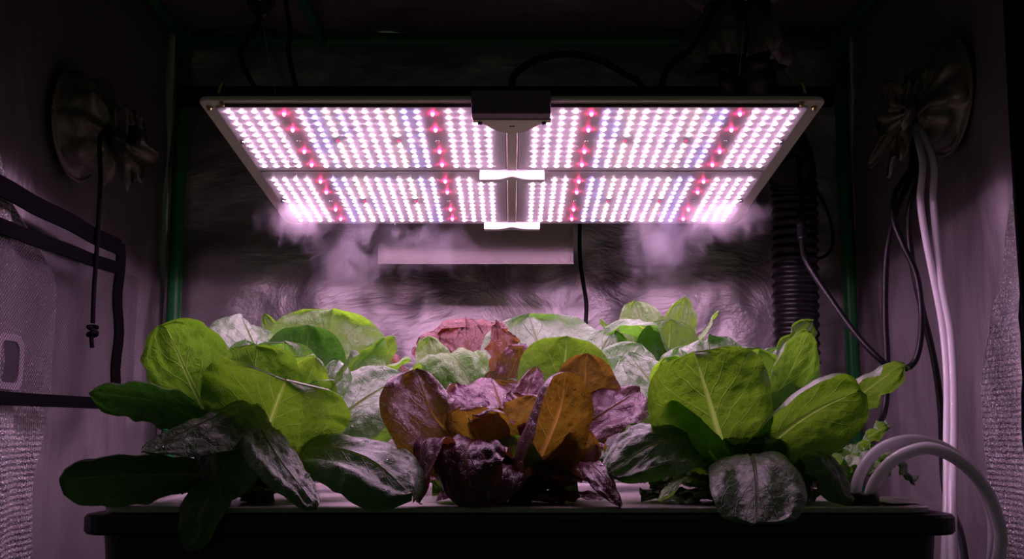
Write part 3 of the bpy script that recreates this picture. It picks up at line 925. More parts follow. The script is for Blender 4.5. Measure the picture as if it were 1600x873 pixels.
def water_mat():
    m, nt, out = new_mat('water_drop')
    tr = nd(nt, 'ShaderNodeBsdfTransparent'); tr.inputs[0].default_value = (0.97, 0.97, 0.98, 1)
    g = nd(nt, 'ShaderNodeBsdfGlossy'); g.inputs['Roughness'].default_value = 0.06
    fz = nd(nt, 'ShaderNodeFresnel'); fz.inputs[0].default_value = 1.45
    mx = nd(nt, 'ShaderNodeMixShader')
    nt.links.new(mth(nt, 'ADD', fz.outputs[0], 0.06, clamp=True), mx.inputs[0])
    nt.links.new(tr.outputs[0], mx.inputs[1]); nt.links.new(g.outputs[0], mx.inputs[2]); nt.links.new(mx.outputs[0], out.inputs[0])
    return m
M['water'] = water_mat()

NT, NU = 52, 35
n_leaf = 0
def leaf(crown, pts, W, az, roll=0, cl=0.0, cr=0.0, wl=1.0, wr=1.0, ruf=0.015, puff=0.0028, mat='green', a=1.25, b=0.55, twist=0, wet=0, stem=0.22, lobes=0.0, rf=7, cp=1.6, rib=1.0, mc=0.08):
    """one leaf with its midrib (and water beads); midrib through pts, az = outward azimuth,
    cl/cr bend of the left and right halves, mc = how far the margin rolls down"""
    global n_leaf
    n_leaf += 1
    rs = random.Random(int(sum((i + 1) * 37.0 * (p[0] + p[1]) for i, p in enumerate([tuple(q) for q in pts])) * 10) + int(W * 1e4))
    base = Vector(crown['_c'])
    P = [tuple(base + Vector((rs.uniform(-0.008, 0.008), rs.uniform(-0.006, 0.006), 0.0)))]
    for p in pts:
        P.append(tuple(at(*p)) if not isinstance(p, Vector) else tuple(p))
    C = spline(P, NT)
    T = np.gradient(C, axis=0); T /= np.linalg.norm(T, axis=1)[:, None] + 1e-12
    za = R(az); S0 = np.array([-math.sin(za), math.cos(za), 0.0])
    L = float(np.sum(np.linalg.norm(np.diff(C, axis=0), axis=1)))
    peak = (a / (a + b)) ** a * (b / (a + b)) ** b
    h = NU // 2
    uh = np.linspace(0, 1, h + 1) ** 0.85
    V = np.zeros((NT, NU, 3)); NN = np.zeros((NT, 3)); SS = np.zeros((NT, 3)); UU = np.zeros((NT, NU)); RR = np.zeros(NT)
    ph = [rs.uniform(0, 6.28) for _ in range(6)]
    sd = rs.uniform(0, 50)
    r0 = min(0.0040, 0.040 * W + 0.0003) * rib
    Sprev = None
    ntip = mc * W * (0.8 + 0.5 * noise.noise(Vector((sd, 2.2, 9.1))))
    for i in range(NT):
        t = i / (NT - 1)
        S = S0 - T[i] * np.dot(S0, T[i])
        if np.linalg.norm(S) < 0.25 and Sprev is not None:
            S = Sprev - T[i] * np.dot(Sprev, T[i])
        S /= np.linalg.norm(S) + 1e-9
        Sprev = S.copy()
        N = np.cross(T[i], S)
        ra = R(roll * min(1, t * 2.5) + twist * t)
        S2 = S * math.cos(ra) + N * math.sin(ra)
        N2 = np.cross(T[i], S2)
        NN[i] = N2; SS[i] = S2
        w0 = W / 2 * ((max(t, 1e-4) ** a) * ((1 - t) ** b) / peak)
        w0 = max(w0, W / 2 * stem * (1 - t) ** 0.6 if t < 0.5 else 0)
        w0 = max(w0, 0.0006)
        RR[i] = min(r0 * ((1 - t) ** 0.85 + 0.08), w0 * 0.5)
        V[i, h] = C[i]
        for side, cup, wm in ((-1, cl, wl), (1, cr, wr)):
            lat = nor = 0.0; pu = 0.0
            wv = w0 * (wm if t > 0.2 else 1 + (wm - 1) * t / 0.2)
            wv *= 1 + 0.05 * math.sin(9 * t + ph[0] + side) + lobes * math.sin(26 * t + ph[1] * side) * t + 0.5 * lobes * math.sin(47 * t + ph[2] + side)
            cu = cup * min(1, t * 2.2)
            mvar = mc * W * (0.8 + 0.9 * noise.noise(Vector((t * 2.5 + sd, side * 4.0, 3.3))))
            u1 = min(0.6, RR[i] / wv)
            for jj in range(1, h + 1):
                u = u1 + (1 - u1) * (uh[jj] - uh[1]) / (1 - uh[1])
                j = h + side * jj
                UU[i, j] = side * u
                du = u - pu
                ang = cu * ((u + pu) / 2) ** cp
                lat += wv * du * math.cos(ang); nor += wv * du * math.sin(ang)
                pu = u
                q = 9.0 * t - 3.2 * u ** 0.8
                edge = min(1, max(0, u - u1) / 0.15) * min(1, (1 - u) / 0.2 + 0.25)
                pf = 0.55 * puff * (abs(math.sin(math.pi * q)) ** 0.7 - 0.45) * edge * min(1, t * 3) * min(1, (1 - t) * 6)
                pf += puff * (0.9 * noise.noise(Vector((t * L * 75 + sd, side * u * W * 42, sd))) + 0.6 * noise.noise(Vector((t * L * 150 + sd, side * u * W * 90, sd)))) * edge * min(1, t * 3)
                rfl = ruf * W * (u ** 2.2) * min(1, t * 1.8) * (math.sin(rf * 2 * math.pi * t + ph[3] + side) + 0.5 * math.sin(rf * 3.7 * math.pi * t + ph[4] * side) + 0.7 * noise.noise(Vector((t * 6 + sd, side * 3.0, 1.1))))
                bend = 0.15 * W * noise.noise(Vector((t * 2.6 + sd, side * u * 1.5, 7.7))) * min(1, t * 2) * min(1, u * 3)
                scal = lobes * W * 0.45 * (math.sin(17 * u * side + ph[5]) + 0.6 * math.sin(31 * u * side + ph[0])) * max(0, (t - 0.55) / 0.45) if lobes else 0.0
                em = max(mvar * u ** 5 * min(1, max(0, t - 0.25) * 3), ntip * max(0, t - 0.55) ** 2 * 5 * (0.4 + 0.6 * u))
                V[i, j] = C[i] + T[i] * scal + S2 * side * lat + N2 * (nor + pf + rfl + bend - em)
    V[:, h] = (V[:, h - 1] + V[:, h + 1]) / 2
    tt = np.repeat(np.linspace(0, 1, NT)[:, None], NU, axis=1)
    uv = np.stack([(UU + 1) / 2, tt], axis=-1).reshape(-1, 2)
    cb = np.array(base)
    e = int(NT * 0.94)
    fs = [f for f in grid_faces(NT, NU) if not ((f[0] % NU) in (h - 1, h) and f[0] // NU < e - 1)]
    me = mesh('leaf', (V - cb).reshape(-1, 3), fs, uvs=uv)
    lf = link('leaf', me, G[mat], crown)
    # fleshy midrib: a channel standing proud of the underside between the two halves of the blade
    K7 = 7
    Vm = np.zeros((e, K7, 3))
    for k in range(K7):
        x = k / (K7 - 1); bul = math.sin(math.pi * x) ** 0.7
        Vm[:, k] = V[:e, h - 1] * (1 - x) + V[:e, h + 1] * x - NN[:e] * (RR[:e, None] * 1.1 * bul) - cb
    link('midrib', mesh('midrib', Vm.reshape(-1, 3), grid_faces(e, K7)), M[RIB[mat]], lf)
    if wet:
        VV, FF = [], []
        for _ in range(wet):
            i = rs.randint(int(NT * 0.3), NT - 4); j = rs.randint(2, NU - 3)
            p = V[i, j] - cb
            nv_ = np.cross(V[i + 1, j] - V[i - 1, j], V[i, j + 1] - V[i, j - 1]); nv_ /= np.linalg.norm(nv_) + 1e-9
            if np.dot(nv_, NN[i]) < 0: nv_ = -nv_
            r = rs.choice([0.0007, 0.0009, 0.0011, 0.0015, 0.0021])
            A = np.cross(nv_, [0.3, 0.5, 0.81]); A /= np.linalg.norm(A); B = np.cross(nv_, A)
            k0 = len(VV)
            for rr, hh in ((1.0, -0.1), (0.85, 0.45), (0.45, 0.75)):
                for k in range(8):
                    an = 2 * math.pi * k / 8
                    VV.append(p + (A * math.cos(an) + B * math.sin(an)) * r * rr + nv_ * r * hh)
            VV.append(p + nv_ * r * 0.84)
            FF += [tuple(k0 + x for x in f) for f in grid_faces(3, 8, True)]
            FF += [(k0 + 16 + k, k0 + 16 + (k + 1) % 8, k0 + 24) for k in range(8)]
        tag(link('water_beads', mesh('water_beads', VV, FF), M['water'], lf), 'clear water beads', kind='stuff')
    return lf


def plant(name, label, px, Y):
    c = at(px, 770, Y); c.z = SURF - 0.001
    o = empty(name, tuple(c))
    o['_c'] = tuple(c)
    tag(o, label, 'lettuce')
    # short pale stem the leaves grow from
    link('stem', tube_me('stem', [(0, 0, 0.0), (0, 0, 0.012), (0, 0, 0.026)], 0.009, 8, 14, rfun=lambda t, a: 1.0 - 0.35 * t + 0.05 * math.sin(5 * a)), M['rib_g'], o)
    return o


def fill(p, azs, ln, W, rise, mat, **kw):
    """further leaves of the rosette, fanned round the crown"""
    c = Vector(p['_c'])
    for i, az in enumerate(azs):
        o = Vector((math.cos(R(az)), math.sin(R(az)), 0))
        k = 1 + 0.15 * math.sin(i * 2.7 + az)
        q = [c + o * ln * 0.25 * k + Vector((0, 0, rise * 0.5)), c + o * ln * 0.6 * k + Vector((0, 0, rise * 0.9)), c + o * ln * k + Vector((0, 0, rise))]
        leaf(p, q, W, az, mat=mat, **kw)


# --- A: romaine, front left
A = plant('romaine_lettuce', 'large green romaine lettuce at the front left, leaves wet and drooping over the tub', 405, 1.19)
leaf(A, [(350, 690, 1.17), (302, 605, 1.155), (262, 508, 1.16)], 0.100, -112, wl=0.75, wr=1.25, cl=-0.3, cr=-0.5, mat='green', b=0.5, ruf=0.03, mc=0.1)
leaf(A, [(330, 675, 1.14), (250, 628, 1.11), (140, 610, 1.09)], 0.070, 185, roll=48, cl=0.1, cr=-0.9, mat='deep', ruf=0.03, wet=20)
leaf(A, [(330, 745, 1.13), (210, 742, 1.08), (92, 748, 1.05)], 0.062, 180, roll=58, cl=0.1, cr=-0.7, mat='deep', b=0.42, ruf=0.03)
leaf(A, [(415, 680, 1.15), (395, 632, 1.11), (325, 656, 1.06), (220, 704, 1.02)], 0.078, 205, roll=-16, cl=-0.8, cr=-0.9, mat='deep', wet=50, puff=0.003)
leaf(A, [(404, 690, 1.12), (402, 664, 1.08), (438, 718, 1.03), (497, 790, 0.985)], 0.052, -70, roll=-10, cl=-0.7, cr=-0.7, mat='deep', wet=60, puff=0.0035, a=1.0)
leaf(A, [(405, 720, 1.13), (424, 655, 1.095), (448, 590, 1.075)], 0.160, -90, cl=0.55, cr=0.5, cp=0.5, mat='green', b=0.36, ruf=0.02, a=1.5, mc=0.10)
leaf(A, [(400, 680, 1.17), (400, 600, 1.16), (402, 540, 1.165)], 0.095, -96, cl=-0.3, cr=-0.3, mat='green', b=0.45, ruf=0.02)
leaf(A, [(450, 735, 1.20), (512, 668, 1.21), (572, 620, 1.235), (634, 582, 1.27)], 0.102, 20, roll=42, cl=0.15, cr=0.15, mat='pale', wet=40, puff=0.003, b=0.5)
leaf(A, [(445, 735, 1.16), (490, 700, 1.10), (570, 712, 1.05), (645, 770, 1.02)], 0.092, -35, roll=30, cl=-0.5, cr=-0.3, mat='deep', wet=70, puff=0.0022, b=0.45)
leaf(A, [(450, 740, 1.22), (540, 690, 1.27), (642, 645, 1.30)], 0.065, 10, roll=-40, mat='green')
leaf(A, [(440, 690, 1.20), (475, 615, 1.185), (492, 556, 1.18)], 0.052, -70, mat='lime', ruf=0.06, cl=0.3, cr=0.4)
leaf(A, [(440, 700, 1.21), (500, 630, 1.20), (556, 548, 1.20)], 0.055, -10, roll=20, mat='green', cl=0.7, cr=0.4, ruf=0.03)
leaf(A, [(420, 680, 1.24), (440, 590, 1.245), (444, 534, 1.225)], 0.080, 95, mat='pale', cl=-0.5, cr=-0.5, b=0.4)
leaf(A, [(395, 740, 1.12), (350, 735, 1.075), (312, 790, 1.035), (292, 862, 1.030)], 0.055, -110, mat='deep', cl=-0.4, cr=-0.4)
leaf(A, [(400, 730, 1.12), (378, 690, 1.085), (350, 705, 1.055), (335, 785, 1.045)], 0.085, -112, mat='deep', cl=-0.4, cr=-0.4)
leaf(A, [(360, 700, 1.18), (345, 620, 1.18), (330, 560, 1.19)], 0.075, -140, mat='green', cl=0.2, cr=0.2)
fill(A, (70, 120, 160), 0.085, 0.06, 0.10, 'green')
fill(A, (-130, -60, 0, 60, 140, 200), 0.035, 0.06, 0.115, 'green', ruf=0.03, cl=0.4, cr=0.4)
fill(A, (-160, -30, 15, 195), 0.10, 0.055, 0.035, 'deep', ruf=0.02)
leaf(A, [(430, 690, 1.22), (455, 610, 1.215), (470, 565, 1.20), (462, 560, 1.185)], 0.055, -100, mat='lime', ruf=0.06, cl=0.5, cr=0.5)
leaf(A, [(435, 690, 1.24), (500, 610, 1.245), (528, 560, 1.26)], 0.065, 60, mat='pale', ruf=0.03, cl=0.3, cr=0.3)
leaf(A, [(415, 690, 1.24), (395, 600, 1.25), (385, 530, 1.27)], 0.075, 110, mat='pale', ruf=0.03, cl=-0.3, cr=-0.3)
leaf(A, [(430, 690, 1.19), (470, 640, 1.18), (520, 590, 1.175)], 0.05, -40, mat='green', ruf=0.04, cl=0.5)
fill(A, (-100, -60, -140), 0.055, 0.08, 0.095, 'green', ruf=0.03)
fill(A, (-80, -120), 0.075, 0.075, 0.07, 'deep', ruf=0.03)
fill(A, (-75, -125), 0.10, 0.055, 0.02, 'deep', ruf=0.02)

# --- B: green lettuce behind A
B = plant('green_lettuce', 'green lettuce in the back row at the left with broad leaves coloured whitish as if lit from above', 470, 1.42)
leaf(B, [(445, 640, 1.40), (400, 545, 1.40), (378, 490, 1.44)], 0.115, 118, cl=-0.3, cr=-0.3, mat='pale', b=0.42, ruf=0.03)
leaf(B, [(445, 620, 1.45), (436, 545, 1.46), (413, 490, 1.46)], 0.032, -95, mat='lime', cl=0.6, cr=0.2)
leaf(B, [(480, 640, 1.44), (508, 555, 1.455), (520, 484, 1.46)], 0.150, -82, cl=-0.2, cr=-0.25, mat='lime', b=0.42, ruf=0.025)
leaf(B, [(460, 640, 1.38), (478, 572, 1.345), (482, 506, 1.335)], 0.098, -88, cl=-0.5, cr=-0.5, mat='deep', b=0.42)
leaf(B, [(500, 650, 1.44), (565, 585, 1.45), (612, 522, 1.46)], 0.062, -10, roll=-30, mat='lime', ruf=0.03)
leaf(B, [(500, 650, 1.43), (575, 596, 1.42), (640, 556, 1.42)], 0.045, 0, roll=-20, mat='lime', ruf=0.04)
leaf(B, [(440, 650, 1.38), (395, 590, 1.36), (345, 535, 1.35)], 0.08, 170, roll=-20, mat='pale', ruf=0.03)
fill(B, (20, 70, 130, 200), 0.08, 0.07, 0.12, 'green')
fill(B, (-150, -100, -50, 0, 180), 0.085, 0.06, 0.05, 'deep', ruf=0.03)

# --- C: lime frilly lettuce
Cc = plant('frilly_lettuce', 'pale lime frilly lettuce in the back row left of the red frilly one', 690, 1.38)
leaf(Cc, [(685, 655, 1.38), (658, 605, 1.36), (612, 588, 1.355)], 0.070, 180, roll=-28, mat='lime', ruf=0.075, lobes=0.10, rf=9)
leaf(Cc, [(688, 640, 1.40), (680, 575, 1.41), (670, 526, 1.42)], 0.050, 100, mat='lime', ruf=0.07, lobes=0.06, b=0.4)
leaf(Cc, [(695, 650, 1.38), (690, 572, 1.36), (708, 556, 1.33), (742, 606, 1.31)], 0.085, -70, mat='lime', ruf=0.07, lobes=0.10, rf=9)
leaf(Cc, [(690, 650, 1.37), (700, 610, 1.34), (728, 572, 1.34)], 0.070, -80, mat='lime', ruf=0.075, lobes=0.10, rf=9, b=0.4)
leaf(Cc, [(680, 660, 1.36), (650, 630, 1.33), (625, 612, 1.32)], 0.065, 190, roll=-30, mat='lime', ruf=0.06, lobes=0.05)
fill(Cc, (40, 90, 140), 0.07, 0.06, 0.10, 'lime', ruf=0.06, lobes=0.05)
fill(Cc, (-150, -100, -50, 0, 180), 0.085, 0.06, 0.05, 'lime', ruf=0.03)

# --- D: red frilly lettuce
D = plant('red_frilly_lettuce', 'red frilly lettuce in the back row in front of the bright wall', 755, 1.49)
leaf(D, [(745, 640, 1.48), (735, 560, 1.48), (728, 504, 1.50)], 0.125, 92, mat='rose', ruf=0.05, lobes=0.13, rf=11, b=0.40, a=1.4, mc=0.0)
leaf(D, [(770, 640, 1.45), (790, 565, 1.43), (778, 505, 1.42)], 0.075, -40, mat='rose', ruf=0.06, lobes=0.12, rf=11, b=0.6, mc=0.0)
leaf(D, [(735, 650, 1.50), (685, 595, 1.52), (650, 542, 1.53)], 0.055, 165, mat='rose', ruf=0.08, lobes=0.08)
leaf(D, [(765, 650, 1.45), (790, 600, 1.42), (815, 540, 1.41)], 0.060, -50, roll=-20, mat='red', ruf=0.08, lobes=0.12, rf=10, cl=0.4)
leaf(D, [(760, 650, 1.52), (640, 580, 1.55), (570, 522, 1.56)], 0.05, 175, mat='rose', ruf=0.08, lobes=0.08)
fill(D, (20, 60, 120), 0.07, 0.07, 0.12, 'rose', ruf=0.07, lobes=0.07)
fill(D, (-150, -100, -50, 0, 180), 0.085, 0.06, 0.05, 'rose', ruf=0.03)

# --- F: pale big-leaved lettuce
Fp = plant('green_lettuce', 'green lettuce in the middle of the back row with one huge pale leaf', 880, 1.41)
leaf(Fp, [(872, 650, 1.42), (850, 570, 1.435), (828, 488, 1.47)], 0.155, 100, mat='pale', b=0.42, cl=-0.1, cr=-0.2, ruf=0.015)
leaf(Fp, [(880, 680, 1.34), (880, 605, 1.325), (886, 524, 1.315)], 0.110, -92, mat='green', b=0.42, cl=-0.25, cr=-0.3)
leaf(Fp, [(895, 650, 1.42), (930, 570, 1.43), (955, 512, 1.45)], 0.090, 75, mat='pale', b=0.45, ruf=0.02)
leaf(Fp, [(905, 650, 1.39), (960, 595, 1.37), (1000, 535, 1.37)], 0.085, 20, roll=42, mat='pale', b=0.45, ruf=0.02)
fill(Fp, (30, 150, 200), 0.075, 0.07, 0.11, 'green')
fill(Fp, (-150, -100, -50, 0, 180), 0.085, 0.06, 0.05, 'deep', ruf=0.03)

# --- G: upright back right
Gp = plant('green_lettuce', 'tallest green lettuce in the back row right of the hanging cord', 1030, 1.49)
leaf(Gp, [(1025, 600, 1.48), (1010, 530, 1.49), (992, 468, 1.50)], 0.070, 100, mat='lime', b=0.42, ruf=0.04)
leaf(Gp, [(1030, 590, 1.47), (1018, 530, 1.45), (990, 504, 1.43), (945, 512, 1.41)], 0.070, 200, roll=-8, mat='pale', ruf=0.04)
leaf(Gp, [(1032, 600, 1.46), (1042, 562, 1.44), (1048, 498, 1.43)], 0.085, -88, mat='green', b=0.4, cl=-0.2, cr=-0.2)
leaf(Gp, [(1045, 590, 1.49), (1058, 530, 1.50), (1070, 464, 1.50)], 0.052, -80, mat='lime', ruf=0.07, lobes=0.05)
leaf(Gp, [(1050, 600, 1.48), (1085, 545, 1.48), (1120, 484, 1.48)], 0.036, -20, roll=10, mat='lime', ruf=0.05)
leaf(Gp, [(1020, 600, 1.46), (975, 545, 1.46), (938, 498, 1.46)], 0.048, 175, roll=20, mat='green', ruf=0.03)
leaf(Gp, [(1020, 610, 1.44), (990, 570, 1.42), (965, 540, 1.41)], 0.06, 190, roll=-30, mat='pale', ruf=0.03)
fill(Gp, (20, 80, 140, -60), 0.08, 0.07, 0.13, 'green')
fill(Gp, (-150, -100, -50, 0, 180), 0.085, 0.06, 0.05, 'deep', ruf=0.03)

# --- R: red romaine, front centre
Rp = plant('red_lettuce', 'purple-red lettuce at the front centre with amber leaf undersides', 805, 1.20)
leaf(Rp, [(765, 735, 1.18), (715, 690, 1.14), (676, 645, 1.125), (652, 574, 1.135)], 0.102, 190, roll=-52, cl=-0.6, cr=0.2, wl=0.9, wr=1.1, mat='red', wet=30, b=0.5)
leaf(Rp, [(790, 740, 1.15), (748, 688, 1.10), (728, 712, 1.065), (742, 790, 1.045)], 0.072, -105, mat='wine', cl=-0.5, cr=-0.4, wet=40, puff=0.004, b=0.5, ruf=0.04)
leaf(Rp, [(800, 735, 1.14), (795, 725, 1.09), (778, 740, 1.06), (762, 782, 1.045)], 0.055, -95, mat='wine', cl=-0.5, cr=-0.5, wet=30)
leaf(Rp, [(797, 720, 1.22), (787, 655, 1.235), (768, 586, 1.30)], 0.118, 100, mat='red', wet=60, puff=0.004, b=0.42, cl=0.25, cr=0.2)
leaf(Rp, [(790, 740, 1.17), (757, 700, 1.14), (724, 632, 1.12)], 0.075, -112, mat='red', cl=-0.3, cr=0.2, b=0.45)
leaf(Rp, [(790, 720, 1.16), (775, 680, 1.135), (762, 655, 1.115), (738, 652, 1.10)], 0.050, -120, roll=10, mat='red', ruf=0.05)
leaf(Rp, [(825, 750, 1.15), (850, 700, 1.12), (874, 640, 1.10), (884, 582, 1.10)], 0.112, -82, mat='red', cl=-2.2, cr=-0.9, wl=1.2, wr=0.68, cp=1.3, wet=40, puff=0.0035, b=0.62, rib=1.2, ruf=0.035, a=1.5)
leaf(Rp, [(850, 730, 1.21), (885, 684, 1.20), (935, 650, 1.195), (1000, 606, 1.22)], 0.080, 10, roll=36, cl=0.2, cr=0.1, mat='red', wet=60, puff=0.004, b=0.5)
leaf(Rp, [(850, 720, 1.23), (905, 645, 1.23), (916, 552, 1.23)], 0.080, -78, mat='red', b=0.55, cl=-0.2, cr=-0.8, ruf=0.05, rf=5)
leaf(Rp, [(855, 750, 1.17), (908, 722, 1.12), (938, 738, 1.075), (972, 788, 1.045)], 0.042, -45, mat='wine', cl=-0.5, cr=-0.5, wet=20)
leaf(Rp, [(785, 750, 1.17), (715, 705, 1.13), (662, 690, 1.09), (655, 785, 1.05)], 0.062, 200, mat='wine', cl=-0.5, cr=-0.5, wet=20)
leaf(Rp, [(812, 680, 1.25), (820, 625, 1.26), (838, 572, 1.27)], 0.040, 70, mat='red', wet=15, puff=0.003)
leaf(Rp, [(805, 700, 1.17), (822, 660, 1.155), (846, 620, 1.15)], 0.060, -65, mat='red', ruf=0.04, cl=0.3)
leaf(Rp, [(820, 700, 1.18), (830, 650, 1.19), (800, 610, 1.21)], 0.060, 100, mat='red', puff=0.004, wet=20)
leaf(Rp, [(840, 745, 1.15), (890, 715, 1.13), (920, 672, 1.13)], 0.060, -30, roll=-30, mat='red', cl=-0.2)
leaf(Rp, [(790, 755, 1.15), (740, 740, 1.12), (680, 700, 1.11)], 0.05, 200, roll=30, mat='green')
leaf(Rp, [(815, 750, 1.14), (805, 715, 1.12), (790, 680, 1.115)], 0.055, -95, mat='green', cl=-0.2, cr=-0.2)
fill(Rp, (40, 80, 130), 0.075, 0.06, 0.10, 'red')
fill(Rp, (-120, -50, 20, 70, 150, 210), 0.035, 0.05, 0.10, 'red', ruf=0.04, cl=0.4, cr=0.4)
fill(Rp, (-170, -150, -20, 0, -60), 0.095, 0.05, 0.03, 'wine', ruf=0.03)
leaf(Rp, [(800, 700, 1.22), (745, 640, 1.23), (712, 600, 1.26)], 0.06, 150, roll=-20, mat='red', puff=0.004, wet=20, ruf=0.03)
leaf(Rp, [(815, 690, 1.23), (850, 640, 1.24), (872, 600, 1.26)], 0.05, 50, roll=20, mat='red', puff=0.004, wet=15, ruf=0.04)
leaf(Rp, [(830, 735, 1.17), (905, 690, 1.16), (945, 690, 1.14)], 0.05, -15, roll=-20, mat='red', ruf=0.05)
fill(Rp, (-95, -50, -135), 0.05, 0.075, 0.085, 'red', ruf=0.03)
fill(Rp, (-140, -40, -70), 0.11, 0.06, 0.012, 'wine', ruf=0.03)
fill(Rp, (-100,), 0.08, 0.05, 0.02, 'wine', ruf=0.03)

# --- H: romaine, front right
H = plant('romaine_lettuce', 'large green romaine lettuce at the front right with one leaf folded over the rim', 1145, 1.20)
leaf(H, [(1132, 720, 1.15), (1112, 640, 1.12), (1084, 550, 1.12)], 0.130, -94, cl=-0.75, cr=-0.35, mat='green', b=0.40, puff=0.003, rib=1.4, a=1.4, mc=0.12)
leaf(H, [(1125, 720, 1.22), (1065, 655, 1.235), (1024, 605, 1.25), (982, 550, 1.285)], 0.078, 160, roll=-40, mat='pale', puff=0.003, cl=-0.2, cr=-0.2, wet=15)
leaf(H, [(1110, 690, 1.22), (1072, 625, 1.20), (1040, 558, 1.20)], 0.066, -118, mat='lime', ruf=0.03, b=0.45)
leaf(H, [(1130, 680, 1.26), (1115, 590, 1.265), (1106, 526, 1.29)], 0.120, 92, mat='pale', cl=-0.3, cr=-0.3, b=0.38, ruf=0.02)
leaf(H, [(1145, 700, 1.21), (1168, 620, 1.21), (1184, 544, 1.21)], 0.092, -82, mat='green', b=0.42, ruf=0.02)
leaf(H, [(1155, 720, 1.21), (1202, 632, 1.19), (1234, 580, 1.19), (1262, 518, 1.20)], 0.068, -48, roll=-8, cl=-0.8, cr=-0.1, mat='green', b=0.5, ruf=0.02)
leaf(H, [(1160, 700, 1.24), (1228, 625, 1.23), (1270, 552, 1.23)], 0.046, 10, roll=30, mat='pale', ruf=0.04)
leaf(H, [(1155, 740, 1.17), (1212, 685, 1.13), (1270, 642, 1.11), (1340, 606, 1.11)], 0.088, -25, roll=-52, cl=-1.0, cr=0.0, mat='green', b=0.45, rib=1.3, mc=0.14)
leaf(H, [(1165, 740, 1.20), (1262, 680, 1.18), (1340, 618, 1.17), (1408, 566, 1.17)], 0.066, -8, roll=-34, cl=-0.5, cr=0.1, mat='green', ruf=0.05, lobes=0.05, b=0.4)
leaf(H, [(1155, 740, 1.12), (1172, 708, 1.08), (1182, 752, 1.03), (1180, 814, 0.99)], 0.088, -92, mat='deep', cl=-0.35, cr=-0.35, wet=40, b=0.42, puff=0.0014)
leaf(H, [(1115, 735, 1.17), (1075, 688, 1.12), (1020, 694, 1.085), (950, 738, 1.07)], 0.072, 205, roll=-30, cl=-0.4, cr=-0.4, mat='deep', wet=40, b=0.45)
leaf(H, [(1120, 765, 1.15), (1070, 748, 1.12), (1030, 782, 1.09)], 0.028, 205, mat='green')
leaf(H, [(1165, 755, 1.18), (1240, 712, 1.14), (1292, 715, 1.11), (1332, 785, 1.085)], 0.070, -35, mat='deep', ruf=0.04, cl=-0.4, cr=-0.4)
leaf(H, [(1180, 750, 1.17), (1235, 735, 1.13), (1265, 780, 1.09)], 0.05, -40, mat='deep', ruf=0.04)
leaf(H, [(1165, 690, 1.25), (1200, 600, 1.26), (1215, 540, 1.27)], 0.075, 70, mat='pale', ruf=0.02)
leaf(H, [(1125, 750, 1.17), (1045, 705, 1.16), (985, 660, 1.16)], 0.075, 188, roll=-35, mat='green')
leaf(H, [(1120, 730, 1.22), (1045, 690, 1.21), (970, 672, 1.21)], 0.080, 185, roll=-38, mat='green', ruf=0.03)
leaf(H, [(1120, 720, 1.14), (1065, 660, 1.13), (1030, 625, 1.13)], 0.055, 200, roll=20, mat='green')
fill(H, (40, 100, 150), 0.08, 0.06, 0.10, 'green')
fill(H, (-130, -60, 0, 60, 140, 200), 0.035, 0.06, 0.115, 'green', ruf=0.03, cl=0.4, cr=0.4)
fill(H, (-160, -40, 0, 195, -175), 0.10, 0.055, 0.03, 'deep', ruf=0.02)
leaf(H, [(1150, 690, 1.23), (1178, 620, 1.24), (1196, 566, 1.25)], 0.06, 60, mat='pale', ruf=0.03, cl=0.3, cr=0.3)
leaf(H, [(1120, 690, 1.24), (1085, 600, 1.25), (1065, 540, 1.27)], 0.07, 120, mat='pale', ruf=0.03)
leaf(H, [(1165, 700, 1.19), (1215, 650, 1.18), (1250, 605, 1.18)], 0.055, -30, roll=-20, mat='lime', ruf=0.04)
leaf(H, [(1175, 745, 1.19), (1250, 715, 1.18), (1320, 668, 1.18)], 0.06, -5, roll=-35, mat='deep', ruf=0.05, lobes=0.04)
fill(H, (-100, -60, -140), 0.055, 0.08, 0.095, 'green', ruf=0.03)
fill(H, (-80, -30), 0.075, 0.075, 0.07, 'deep', ruf=0.03)
fill(H, (-165, -15, -145), 0.12, 0.06, 0.012, 'deep', ruf=0.03)
fill(H, (-125, -60), 0.085, 0.055, 0.015, 'deep', ruf=0.02)

# --- J, K: right end
J = plant('leaf_lettuce', 'small frilly green lettuce at the right end of the tub beside the hoses', 1325, 1.36)
leaf(J, [(1330, 725, 1.35), (1345, 690, 1.35), (1385, 662, 1.35)], 0.070, 10, roll=-30, mat='green', ruf=0.06, lobes=0.07)
leaf(J, [(1345, 740, 1.33), (1388, 712, 1.31), (1432, 750, 1.29)], 0.065, -10, mat='deep', ruf=0.06, lobes=0.06)
leaf(J, [(1320, 740, 1.34), (1305, 700, 1.33), (1280, 660, 1.34)], 0.060, 190, mat='green', ruf=0.06, lobes=0.06)
leaf(J, [(1330, 740, 1.33), (1340, 715, 1.30), (1390, 730, 1.27)], 0.055, -40, mat='green', ruf=0.06, lobes=0.06)
leaf(J, [(1310, 740, 1.33), (1275, 705, 1.29), (1262, 690, 1.27)], 0.05, -120, mat='green', ruf=0.06, lobes=0.06)
fill(J, (60, 120), 0.06, 0.05, 0.06, 'green', ruf=0.05, lobes=0.05)
K = plant('green_lettuce', 'green lettuce half hidden in the back row below the corrugated duct', 1215, 1.49)
leaf(K, [(1220, 620, 1.50), (1232, 560, 1.50), (1266, 500, 1.50)], 0.062, -30, roll=-20, mat='green', ruf=0.06, lobes=0.06)
leaf(K, [(1210, 640, 1.50), (1195, 590, 1.50), (1185, 550, 1.51)], 0.07, 120, mat='green', ruf=0.04)
fill(K, (0, 60, 120, 200, -60), 0.06, 0.06, 0.10, 'green', ruf=0.04)
fill(K, (-150, -100, -50, 0, 180), 0.085, 0.06, 0.05, 'deep', ruf=0.03)
for o in (A, B, Cc, D, Fp, Gp, Rp, H, J, K):
    del o['_c']

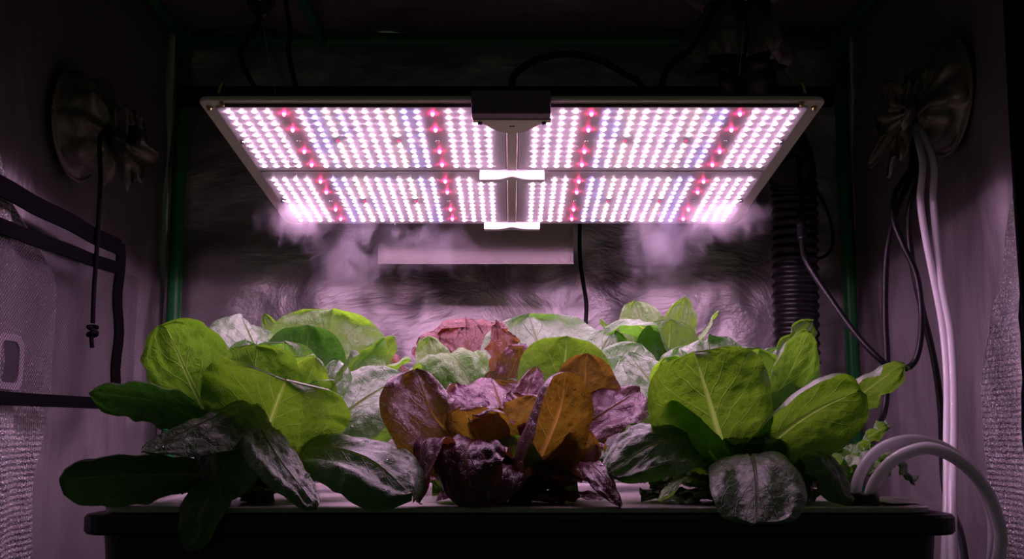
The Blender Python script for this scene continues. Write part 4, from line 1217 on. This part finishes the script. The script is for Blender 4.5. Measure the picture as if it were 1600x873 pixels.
# ------------------------------------------------------------------ mist under the lamp
def mist_mat(name, dens, scale, seed):
    m, nt, out = new_mat(name)
    tc = nd(nt, 'ShaderNodeTexCoord')
    ln = nd(nt, 'ShaderNodeVectorMath'); ln.operation = 'LENGTH'
    nt.links.new(tc.outputs['Object'], ln.inputs[0])
    fall = mth(nt, 'SUBTRACT', 1.0, ln.outputs['Value'], clamp=True)
    geo = nd(nt, 'ShaderNodeNewGeometry')
    mp = nd(nt, 'ShaderNodeMapping'); mp.inputs['Location'].default_value = (seed, seed * 0.7, 0); mp.inputs['Scale'].default_value = (1.0, 1.0, 0.75)
    nt.links.new(geo.outputs['Position'], mp.inputs['Vector'])
    nz = nd(nt, 'ShaderNodeTexNoise', Scale=scale, Detail=5.0, Roughness=0.6, Distortion=1.2)
    nt.links.new(mp.outputs[0], nz.inputs['Vector'])
    w = mth(nt, 'MULTIPLY', mth(nt, 'ADD', mth(nt, 'SUBTRACT', nz.outputs['Fac'], 0.62), mth(nt, 'MULTIPLY', fall, 0.38), clamp=True), 3.6)
    d = mth(nt, 'MULTIPLY', mth(nt, 'MULTIPLY', mth(nt, 'MULTIPLY', fall, 5.0, clamp=True), w), dens)
    vs = nd(nt, 'ShaderNodeVolumeScatter'); vs.inputs['Color'].default_value = (0.95, 0.88, 0.96, 1)
    vs.inputs['Anisotropy'].default_value = 0.1
    nt.links.new(d, vs.inputs['Density'])
    nt.links.new(vs.outputs[0], out.inputs['Volume'])
    return m
def mist(label, px, py, Y, rx, ry, rz, dens, scale, seed):
    bm = bmesh.new(); bmesh.ops.create_icosphere(bm, subdivisions=3, radius=1.0)
    me = bpy.data.meshes.new('mist'); bm.to_mesh(me); bm.free()
    o = link('mist', me, mist_mat('mist', dens, scale, seed))
    o.location = at(px, py, Y); o.scale = (rx, ry, rz)
    tag(o, label, 'mist', 'wisps of mist under the lamp', 'stuff')
MS = 0.8
mist('dense puff of mist at the left far corner of the lamp', 462, 343, 1.53, 0.070, 0.06, 0.042, 18 * MS, 40, 1.0)
mist('faint column of mist sinking below the left half of the lamp', 540, 415, 1.58, 0.075, 0.06, 0.100, 9 * MS, 30, 4.0)
mist('thin veil of mist in front of the grey flap', 665, 385, 1.62, 0.13, 0.06, 0.055, 6 * MS, 30, 7.0)
mist('dense puff of mist at the right far corner of the lamp', 1130, 340, 1.53, 0.085, 0.06, 0.044, 18 * MS, 40, 10.0)
mist('column of mist sinking below the right half of the lamp', 1035, 385, 1.58, 0.075, 0.06, 0.085, 10 * MS, 34, 13.0)
